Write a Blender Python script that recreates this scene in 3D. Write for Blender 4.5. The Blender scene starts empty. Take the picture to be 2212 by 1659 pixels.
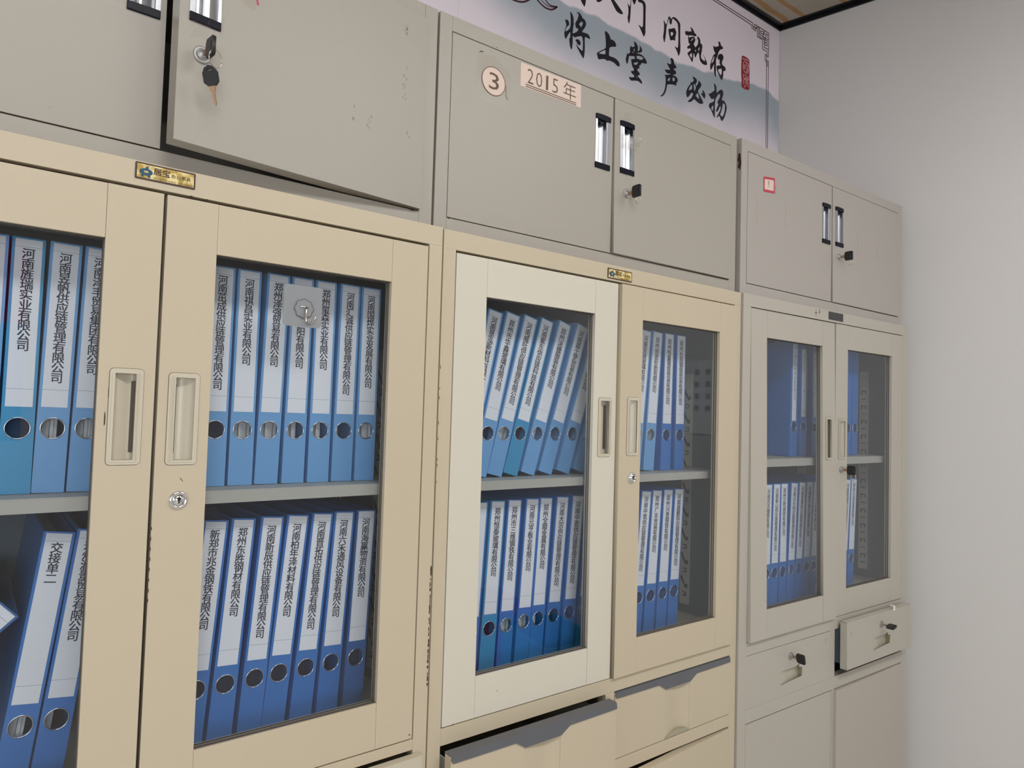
import bpy, bmesh, math, random
from mathutils import Matrix, Vector
R_ = math.radians
random.seed(7)
sc = bpy.context.scene
col = sc.collection

# ------------------------------------------------------------------ camera
cam_d = bpy.data.cameras.new('camera'); cam = bpy.data.objects.new('camera', cam_d); col.objects.link(cam)
right = Vector((0.79226343, -0.60950035, 0.02877473))
up = Vector((-0.04814988, -0.015438, 0.99872081))
fwd = Vector((0.60827646, 0.79263547, 0.04157833))
m = Matrix((right, up, -fwd)).transposed().to_4x4(); m.translation = Vector((-0.6128, -0.999, 1.4914))
cam.matrix_world = m
cam_d.sensor_width = 36.0; cam_d.lens = 1501.5 / 2212 * 36.0; cam_d.clip_start = 0.02; cam_d.clip_end = 60
sc.camera = cam

# ------------------------------------------------------------------ view, world, lights
sc.view_settings.view_transform = 'Standard'; sc.view_settings.look = 'None'
sc.view_settings.exposure = 0.0; sc.view_settings.gamma = 1.0; sc.view_settings.use_curve_mapping = False
w = bpy.data.worlds.new('sky'); sc.world = w; w.use_nodes = True
bg = w.node_tree.nodes['Background']; bg.inputs[0].default_value = (0.80, 0.88, 1.0, 1); bg.inputs[1].default_value = 1.0

def area(name, loc, rot, sx, sy, energy, color):
    d = bpy.data.lights.new(name, 'AREA'); d.shape = 'RECTANGLE'; d.size = sx; d.size_y = sy
    d.energy = energy; d.color = color
    o = bpy.data.objects.new(name, d); col.objects.link(o); o.location = loc; o.rotation_euler = rot
    return o
# daylight coming in through the two windows of the wall opposite the cabinets, and the ceiling lamps
area('daylight', (-1.75, -3.72, 1.6), (R_(90), 0, 0), 1.75, 1.25, 42, (0.96, 0.98, 1.0))
area('daylight', (-3.45, -1.6, 1.6), (0, R_(-90), 0), 1.25, 1.9, 8, (0.96, 0.98, 1.0))
area('lamp_light', (-0.5, -1.7, 2.915), (0, 0, 0), 1.15, 0.55, 12.5, (1.0, 0.985, 0.97))
area('lamp_light', (1.1, -1.7, 2.915), (0, 0, 0), 1.15, 0.55, 12.5, (1.0, 0.985, 0.97))

# ------------------------------------------------------------------ materials
def mat(name, color=(0.8, 0.8, 0.8), rough=0.5, metal=0.0, spec=0.5, bump=0.0, bscale=300.0, vary=0.0, vscale=3.0, coat=0.0):
    M = bpy.data.materials.new(name); M.use_nodes = True
    nt = M.node_tree; b = nt.nodes['Principled BSDF']
    b.inputs['Base Color'].default_value = (*color, 1); b.inputs['Roughness'].default_value = rough
    b.inputs['Metallic'].default_value = metal; b.inputs['Specular IOR Level'].default_value = spec
    b.inputs['Coat Weight'].default_value = coat
    tc = nt.nodes.new('ShaderNodeTexCoord')
    if vary > 0:
        n = nt.nodes.new('ShaderNodeTexNoise'); n.inputs['Scale'].default_value = vscale; n.inputs['Detail'].default_value = 5
        nt.links.new(tc.outputs['Object'], n.inputs['Vector'])
        mx = nt.nodes.new('ShaderNodeMix'); mx.data_type = 'RGBA'
        mx.inputs[6].default_value = (*[c * (1 - vary) for c in color], 1)
        mx.inputs[7].default_value = (*[min(1, c * (1 + vary)) for c in color], 1)
        nt.links.new(n.outputs['Fac'], mx.inputs[0]); nt.links.new(mx.outputs[2], b.inputs['Base Color'])
    if bump > 0:
        n = nt.nodes.new('ShaderNodeTexNoise'); n.inputs['Scale'].default_value = bscale; n.inputs['Detail'].default_value = 2
        nt.links.new(tc.outputs['Object'], n.inputs['Vector'])
        bp = nt.nodes.new('ShaderNodeBump'); bp.inputs['Strength'].default_value = bump; bp.inputs['Distance'].default_value = 0.001
        nt.links.new(n.outputs['Fac'], bp.inputs['Height']); nt.links.new(bp.outputs[0], b.inputs['Normal'])
    return M

CREAM = mat('cream_powder_coat', (0.545, 0.470, 0.345), 0.42, bump=0.10, bscale=900, vary=0.035, vscale=2.2)
CREAMW = mat('pale_cream_powder_coat', (0.635, 0.598, 0.505), 0.42, bump=0.10, bscale=900, vary=0.02, vscale=2.2)
GREYC = mat('warm_grey_powder_coat', (0.374, 0.346, 0.302), 0.42, bump=0.12, bscale=900, vary=0.035, vscale=2.0)
BEIGE = mat('grey_beige_powder_coat', (0.455, 0.425, 0.370), 0.42, bump=0.10, bscale=900, vary=0.03, vscale=2.0)
TAUPE = mat('taupe_powder_coat', (0.405, 0.375, 0.345), 0.42, bump=0.12, bscale=900, vary=0.03, vscale=2.0)
INNER_SHADE = mat('painted_inner_shade', (0.095, 0.135, 0.155), 0.55, vary=0.05)  # dark blue-grey holds the shade deep inside cabinets and drawer gaps
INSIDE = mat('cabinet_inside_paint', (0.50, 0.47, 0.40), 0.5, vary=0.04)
PLASTIC = mat('ivory_plastic', (0.58, 0.53, 0.42), 0.32, vary=0.02, vscale=8)
PLASTICB = mat('beige_plastic', (0.48, 0.45, 0.37), 0.35)
OLIVE = mat('olive_recess_plastic', (0.30, 0.28, 0.16), 0.5)
SLATE = mat('slate_grey_plastic', (0.115, 0.120, 0.135), 0.45, vary=0.08, vscale=20)
BLACKP = mat('black_plastic', (0.005, 0.005, 0.013), 0.30, spec=0.12)
KEYBLACK = mat('key_black_plastic', (0.012, 0.012, 0.013), 0.40)
DARK = mat('dark_slot', (0.02, 0.022, 0.024), 0.7)
CHROME = mat('chrome', (0.78, 0.78, 0.80), 0.10, metal=1.0)
ZINC = mat('zinc_metal', (0.40, 0.40, 0.39), 0.48, metal=0.9)
ALU = mat('brushed_aluminium', (0.43, 0.44, 0.47), 0.32, metal=1.0)
BRASS = mat('worn_brass', (0.42, 0.27, 0.16), 0.38, metal=0.8)
STEELW = mat('steel_wire', (0.62, 0.58, 0.52), 0.22, metal=1.0)
RUST = mat('rust', (0.055, 0.022, 0.012), 0.8)
PAPER = mat('white_paper', (0.80, 0.80, 0.80), 0.6)
INK = mat('print_ink', (0.030, 0.030, 0.045), 0.6)
INKF = mat('faint_print_ink', (0.16, 0.17, 0.20), 0.6)
BROWNINK = mat('brown_ink', (0.13, 0.075, 0.05), 0.6)
PINKPAPER = mat('aged_label_paper', (0.72, 0.58, 0.50), 0.6)
BLUE1 = mat('blue_binder_plastic', (0.050, 0.205, 0.560), 0.35, vary=0.05, vscale=6)
BLUE2 = mat('lit_blue_binder_plastic', (0.185, 0.420, 0.730), 0.35, vary=0.05, vscale=6)  # upper-shelf copy of the blue, lighting difference put into the colour
BLUE3 = mat('cyan_blue_binder_plastic', (0.055, 0.330, 0.580), 0.35, vary=0.05, vscale=6)
BLUED = mat('deep_blue_binder_plastic', (0.050, 0.150, 0.380), 0.38, vary=0.05, vscale=6)
SHEETS = mat('stacked_sheets', (0.62, 0.62, 0.60), 0.7)
HOLEIN = mat('dark_binder_inside', (0.03, 0.04, 0.08), 0.7)
GOLD = mat('gold_foil', (0.80, 0.62, 0.22), 0.25, metal=0.85)
NPFRAME = mat('nameplate_dark_border', (0.055, 0.025, 0.018), 0.4)
TEAL = mat('teal_print', (0.010, 0.075, 0.130), 0.4)
GREYPLATE = mat('dark_grey_plate', (0.045, 0.042, 0.045), 0.5)
GREYPRINT = mat('grey_print', (0.085, 0.08, 0.085), 0.5)
REDTAG = mat('crimson_print', (0.50, 0.045, 0.085), 0.55)
SEALRED = mat('seal_red', (0.30, 0.012, 0.028), 0.55)
SEALPINK = mat('seal_pale_line', (0.62, 0.30, 0.32), 0.55)
BANNERINK = mat('banner_black_ink', (0.008, 0.008, 0.018), 0.35)
FRETINK = mat('banner_maroon_line', (0.075, 0.035, 0.045), 0.5)
SWIRLINK = mat('banner_wine_line', (0.055, 0.004, 0.022), 0.5)
TRIMB = mat('black_ceiling_angle', (0.006, 0.006, 0.009), 0.3)
SCUFF = mat('scuff', (0.30, 0.26, 0.22), 0.6)

def clear_tape(name, tint, fac, rough=0.15):
    M = bpy.data.materials.new(name); M.use_nodes = True; nt = M.node_tree
    for n in list(nt.nodes): nt.nodes.remove(n)
    out = nt.nodes.new('ShaderNodeOutputMaterial'); tr = nt.nodes.new('ShaderNodeBsdfTransparent'); tr.inputs[0].default_value = (*tint, 1)
    pr = nt.nodes.new('ShaderNodeBsdfPrincipled'); pr.inputs['Base Color'].default_value = (0.6, 0.57, 0.5, 1); pr.inputs['Roughness'].default_value = rough
    mx = nt.nodes.new('ShaderNodeMixShader'); mx.inputs[0].default_value = fac
    nt.links.new(tr.outputs[0], mx.inputs[1]); nt.links.new(pr.outputs[0], mx.inputs[2]); nt.links.new(mx.outputs[0], out.inputs[0])
    return M
TAPE = clear_tape('clear_tape', (0.985, 0.98, 0.965), 0.10)
TAPE2 = clear_tape('crumpled_tape', (0.985, 0.98, 0.97), 0.20, 0.08); TAPE2.node_tree.nodes['Principled BSDF'].inputs['Base Color'].default_value = (0.75, 0.73, 0.68, 1)
SMEAR = clear_tape('faint_smear', (0.975, 0.965, 0.94), 0.05, 0.6)
CLEARP = clear_tape('clear_plastic', (0.985, 0.985, 0.985), 0.07, 0.06)
PADM = clear_tape('frosted_pad_plastic', (0.70, 0.71, 0.73), 0.70, 0.45)
PADM.node_tree.nodes['Principled BSDF'].inputs['Base Color'].default_value = (0.36, 0.375, 0.395, 1)
SCRATCH = clear_tape('scratch_marks', (0.86, 0.82, 0.77), 0.18, 0.7)

def glass_mat():
    M = bpy.data.materials.new('tinted_door_glass'); M.use_nodes = True; nt = M.node_tree
    for n in list(nt.nodes): nt.nodes.remove(n)
    out = nt.nodes.new('ShaderNodeOutputMaterial'); tr = nt.nodes.new('ShaderNodeBsdfTransparent'); tr.inputs[0].default_value = (0.895, 0.915, 0.938, 1)
    gl = nt.nodes.new('ShaderNodeBsdfGlossy'); gl.inputs['Roughness'].default_value = 0.02; gl.inputs[0].default_value = (0.95, 0.97, 1, 1)
    fr = nt.nodes.new('ShaderNodeFresnel'); fr.inputs[0].default_value = 1.52
    mx = nt.nodes.new('ShaderNodeMixShader')
    ge = nt.nodes.new('ShaderNodeNewGeometry'); inv = nt.nodes.new('ShaderNodeMath'); inv.operation = 'SUBTRACT'; inv.inputs[0].default_value = 1.55; nt.links.new(ge.outputs['Backfacing'], inv.inputs[1])
    fl = nt.nodes.new('ShaderNodeMath'); fl.operation = 'SUBTRACT'; fl.inputs[0].default_value = 1.0; nt.links.new(ge.outputs['Backfacing'], fl.inputs[1])
    f2 = nt.nodes.new('ShaderNodeMath'); f2.operation = 'MULTIPLY'; f2.use_clamp = True; nt.links.new(fr.outputs[0], f2.inputs[0]); nt.links.new(inv.outputs[0], f2.inputs[1])
    f3 = nt.nodes.new('ShaderNodeMath'); f3.operation = 'MULTIPLY'; nt.links.new(f2.outputs[0], f3.inputs[0]); nt.links.new(fl.outputs[0], f3.inputs[1])
    nt.links.new(f3.outputs[0], mx.inputs[0]); nt.links.new(tr.outputs[0], mx.inputs[1]); nt.links.new(gl.outputs[0], mx.inputs[2])
    nt.links.new(mx.outputs[0], out.inputs[0])
    return M
GLASS = glass_mat()

def label_mat():
    """white spine paper with the two thin printed rules of the form"""
    M = mat('spine_label_paper', (0.92, 0.92, 0.93), 0.5); nt = M.node_tree; b = nt.nodes['Principled BSDF']
    tc = nt.nodes.new('ShaderNodeTexCoord'); sp = nt.nodes.new('ShaderNodeSeparateXYZ'); nt.links.new(tc.outputs['Object'], sp.inputs[0])
    prev = None
    for zz in (0.1318, 0.3115):
        c = nt.nodes.new('ShaderNodeMath'); c.operation = 'COMPARE'; c.inputs[1].default_value = zz; c.inputs[2].default_value = 0.0003
        nt.links.new(sp.outputs[2], c.inputs[0])
        if prev is None: prev = c
        else:
            a = nt.nodes.new('ShaderNodeMath'); a.operation = 'MAXIMUM'; nt.links.new(prev.outputs[0], a.inputs[0]); nt.links.new(c.outputs[0], a.inputs[1]); prev = a
    mx = nt.nodes.new('ShaderNodeMix'); mx.data_type = 'RGBA'; mx.inputs[6].default_value = (0.92, 0.92, 0.93, 1); mx.inputs[7].default_value = (0.42, 0.44, 0.47, 1)
    nt.links.new(prev.outputs[0], mx.inputs[0]); nt.links.new(mx.outputs[2], b.inputs['Base Color'])
    return M
LABEL = label_mat()

# ------------------------------------------------------------------ mesh builder
class MB:
    def __init__(s): s.bm = bmesh.new()
    def _add(s, tmp, M=None):
        me = bpy.data.meshes.new('t'); tmp.to_mesh(me); tmp.free()
        if M is not None: me.transform(M)
        s.bm.from_mesh(me); bpy.data.meshes.remove(me)
    def box(s, x0, x1, y0, y1, z0, z1, bev=0.0, M=None):
        t = bmesh.new(); bmesh.ops.create_cube(t, size=1.0)
        for v in t.verts:
            v.co = Vector(((x0 + x1) / 2 + v.co.x * (x1 - x0), (y0 + y1) / 2 + v.co.y * (y1 - y0), (z0 + z1) / 2 + v.co.z * (z1 - z0)))
        if bev > 0: bmesh.ops.bevel(t, geom=list(t.edges), offset=bev, segments=2, profile=0.6, affect='EDGES')
        s._add(t, M); return s
    def prism(s, pts, y0, y1, M=None):
        """polygon in (x,z) extruded along y"""
        t = bmesh.new(); a = [t.verts.new((x, y0, z)) for x, z in pts]; b = [t.verts.new((x, y1, z)) for x, z in pts]
        t.faces.new(a); t.faces.new(b[::-1])
        n = len(pts)
        for i in range(n): t.faces.new((a[(i + 1) % n], a[i], b[i], b[(i + 1) % n]))
        bmesh.ops.recalc_face_normals(t, faces=t.faces[:]); s._add(t, M); return s
    def sweep(s, prof, z0, z1, M=None):
        """polygon in (x,y) extruded along z"""
        t = bmesh.new(); a = [t.verts.new((x, y, z0)) for x, y in prof]; b = [t.verts.new((x, y, z1)) for x, y in prof]
        t.faces.new(a); t.faces.new(b[::-1]); n = len(prof)
        for i in range(n): t.faces.new((a[(i + 1) % n], a[i], b[i], b[(i + 1) % n]))
        bmesh.ops.recalc_face_normals(t, faces=t.faces[:]); s._add(t, M); return s
    def lathe(s, prof, c, seg=32, M=None):
        """profile (r, y) turned round the y axis through c"""
        t = bmesh.new(); rings = []
        for r, y in prof:
            if r < 1e-6: rings.append([t.verts.new((c[0], c[1] + y, c[2]))])
            else: rings.append([t.verts.new((c[0] + r * math.cos(2 * math.pi * k / seg), c[1] + y, c[2] + r * math.sin(2 * math.pi * k / seg))) for k in range(seg)])
        for a, b in zip(rings, rings[1:]):
            for k in range(seg):
                k2 = (k + 1) % seg
                if len(a) == 1: t.faces.new((a[0], b[k], b[k2]))
                elif len(b) == 1: t.faces.new((a[k], a[k2], b[0]))
                else: t.faces.new((a[k], a[k2], b[k2], b[k]))
        bmesh.ops.recalc_face_normals(t, faces=t.faces[:])
        for f in t.faces: f.smooth = True
        s._add(t, M); return s
    def tube(s, pts, r, seg=10, closed=False, M=None):
        t = bmesh.new(); P = [Vector(p) for p in pts]; n = len(P); rings = []
        for i, p in enumerate(P):
            if closed: d = P[(i + 1) % n] - P[(i - 1) % n]
            else: d = P[min(i + 1, n - 1)] - P[max(i - 1, 0)]
            d.normalize(); a = Vector((0.31, 0.95, 0.11)) if abs(d.y) < 0.9 else Vector((1, 0, 0))
            u = d.cross(a).normalized(); v = d.cross(u)
            rings.append([t.verts.new(p + r * (math.cos(2 * math.pi * k / seg) * u + math.sin(2 * math.pi * k / seg) * v)) for k in range(seg)])
        rng = range(n if closed else n - 1)
        for i in rng:
            a, b = rings[i], rings[(i + 1) % n]
            for k in range(seg): t.faces.new((a[k], a[(k + 1) % seg], b[(k + 1) % seg], b[k]))
        if not closed: t.faces.new(rings[0][::-1]); t.faces.new(rings[-1])
        bmesh.ops.recalc_face_normals(t, faces=t.faces[:])
        for f in t.faces: f.smooth = True
        s._add(t, M); return s
    def mesh(s, name, M_, matrix=None):
        me = bpy.data.meshes.new(name); s.bm.to_mesh(me); s.bm.free(); me.materials.append(M_)
        if matrix is not None: me.transform(matrix)
        return me
    def build(s, name, M_, parent=None, matrix=None, label=None):
        return link(name, s.mesh(name, M_, matrix), parent, label)

def link(name, me, parent=None, label=None):
    o = bpy.data.objects.new(name, me); col.objects.link(o)
    if parent is not None: o.parent = parent
    if label: o['label'] = label
    return o
def thing(name, label, cat, M=None, group=None):
    o = bpy.data.objects.new(name, None); o.empty_display_size = 0.02; col.objects.link(o)
    o['label'] = label; o['category'] = cat
    if group: o['group'] = group
    if M is not None: o.matrix_world = M
    return o
def tag(o, label, cat, group=None):
    o['label'] = label; o['category'] = cat
    if group: o['group'] = group
    return o
def struct(o): o['kind'] = 'structure'; return o

def curve_mesh(polys, half, cyclic=True):
    """flat filled outline (even-odd holes) in (x,z), centred on y=0, thickness 2*half"""
    cu = bpy.data.curves.new('c', 'CURVE'); cu.dimensions = '2D'; cu.fill_mode = 'BOTH'; cu.extrude = half
    for p in polys:
        sp = cu.splines.new('POLY'); sp.points.add(len(p) - 1)
        for q, (x, z) in zip(sp.points, p): q.co = (x, z, 0, 1)
        sp.use_cyclic_u = True
    o = bpy.data.objects.new('c', cu); col.objects.link(o)
    dg = bpy.context.evaluated_depsgraph_get(); dg.update()
    me = bpy.data.meshes.new_from_object(o.evaluated_get(dg)); me.materials.clear()
    bpy.data.objects.remove(o); bpy.data.curves.remove(cu)
    me.transform(Matrix.Rotation(R_(90), 4, 'X'))
    return me
def plate(polys, y0, y1):
    me = curve_mesh(polys, abs(y1 - y0) / 2); me.transform(Matrix.Translation((0, (y0 + y1) / 2, 0))); return me
def mb_mesh(mb, me): mb.bm.from_mesh(me); bpy.data.meshes.remove(me); return mb

def rrect(x0, x1, z0, z1, r, n=5):
    pts = []
    for cx, cz, a0 in ((x1 - r, z1 - r, 0), (x0 + r, z1 - r, 90), (x0 + r, z0 + r, 180), (x1 - r, z0 + r, 270)):
        for k in range(n + 1):
            a = R_(a0 + 90 * k / n); pts.append((cx + r * math.cos(a), cz + r * math.sin(a)))
    return pts
def rect(x0, x1, z0, z1): return [(x0, z0), (x1, z0), (x1, z1), (x0, z1)]
def circ(cx, cz, r, n=32): return [(cx + r * math.cos(2 * math.pi * k / n), cz + r * math.sin(2 * math.pi * k / n)) for k in range(n)]
def smooth_poly(p, it=1, closed=True):
    for _ in range(it):
        q = []; n = len(p)
        for i in range(n if closed else n - 1):
            a, b = p[i], p[(i + 1) % n]
            q.append((a[0] * .8 + b[0] * .2, a[1] * .8 + b[1] * .2)); q.append((a[0] * .2 + b[0] * .8, a[1] * .2 + b[1] * .8))
        p = q if closed else [p[0]] + q + [p[-1]]
    return p
def ribbon(mb, pts, w, y0, y1):
    """constant width line drawn through (x,z) points, mitred by little overlapping joints"""
    for i in range(len(pts) - 1):
        (ax, az), (bx, bz) = pts[i], pts[i + 1]
        d = math.hypot(bx - ax, bz - az)
        if d < 1e-6: continue
        ux, uz = (bx - ax) / d * w / 2, (bz - az) / d * w / 2
        y0 += 2.5e-5 * (1 if i % 2 else -1); y1 += 2.5e-5 * (1 if i % 2 else -1)
        mb.prism([(ax - ux - uz, az - uz + ux), (ax - ux + uz, az - uz - ux), (bx + ux + uz, bz + uz - ux), (bx + ux - uz, bz + uz + ux)], y0, y1)

# ------------------------------------------------------------------ lettering
_gl = {}
def glyph(ch, bold):
    key = (ch, bold)
    if key in _gl: return _gl[key]
    cu = bpy.data.curves.new('g', 'FONT'); cu.body = ch; cu.size = 1.0; cu.offset = bold; cu.resolution_u = 2; cu.fill_mode = 'FRONT'
    o = bpy.data.objects.new('g', cu); col.objects.link(o)
    dg = bpy.context.evaluated_depsgraph_get(); dg.update()
    me = bpy.data.meshes.new_from_object(o.evaluated_get(dg))
    V = [(v.co.x, v.co.y) for v in me.vertices]; F = [tuple(p.vertices) for p in me.polygons]
    bpy.data.objects.remove(o); bpy.data.curves.remove(cu); bpy.data.meshes.remove(me)
    _gl[key] = (V, F); return _gl[key]
def em_box():
    V, _ = glyph('国', 0.0); xs = [v[0] for v in V]; ys = [v[1] for v in V]
    return (min(xs) + max(xs)) / 2, (min(ys) + max(ys)) / 2, max(ys) - min(ys), max(xs) - min(xs)
EMB = em_box()
def letters(items, y, bold=0.0):
    """items: (char, cx, cz, height, width scale); square cell characters centred on cx,cz"""
    vs = []; fs = []
    for ch, cx, cz, h, ws in items:
        V, F = glyph(ch, min(bold, 0.0)); k = h / EMB[2]; n = len(vs)
        vs += [(cx + (x - EMB[0]) * k * ws, y, cz + (yy - EMB[1]) * k) for x, yy in V]
        fs += [tuple(i + n for i in f) for f in F]
    if bold > 0:            # heavier weight: the same outline printed again a hair to each side
        n = len(vs); base = list(vs); bf = list(fs); h = max(i[3] for i in items)
        for k, (dx, dz) in enumerate(((1, .6), (-1, .6), (1, -.6), (-1, -.6))):
            vs += [(x + dx * bold * h, y_ - 0.00001 * (k + 1), z + dz * bold * h) for x, y_, z in base]; fs += [tuple(i + n * (k + 1) for i in f) for f in bf]
    me = bpy.data.meshes.new('lettering'); me.from_pydata(vs, [], fs); me.update(); return me
def fitted(text, x0, x1, z0, z1, y, bold=0.0):
    """latin or mixed text stretched into a box"""
    V, F = glyph(text, bold); xs = [v[0] for v in V]; ys = [v[1] for v in V]
    a, b, c, d = min(xs), max(xs), min(ys), max(ys)
    me = bpy.data.meshes.new('lettering')
    me.from_pydata([(x0 + (x - a) / (b - a) * (x1 - x0), y, z0 + (yy - c) / (d - c) * (z1 - z0)) for x, yy in V], [], F); me.update(); return me
def join_meshes(ms, material):
    bm = bmesh.new()
    for q in ms: bm.from_mesh(q); bpy.data.meshes.remove(q)
    me = bpy.data.meshes.new('joined'); bm.to_mesh(me); bm.free(); me.materials.append(material); return me

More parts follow.
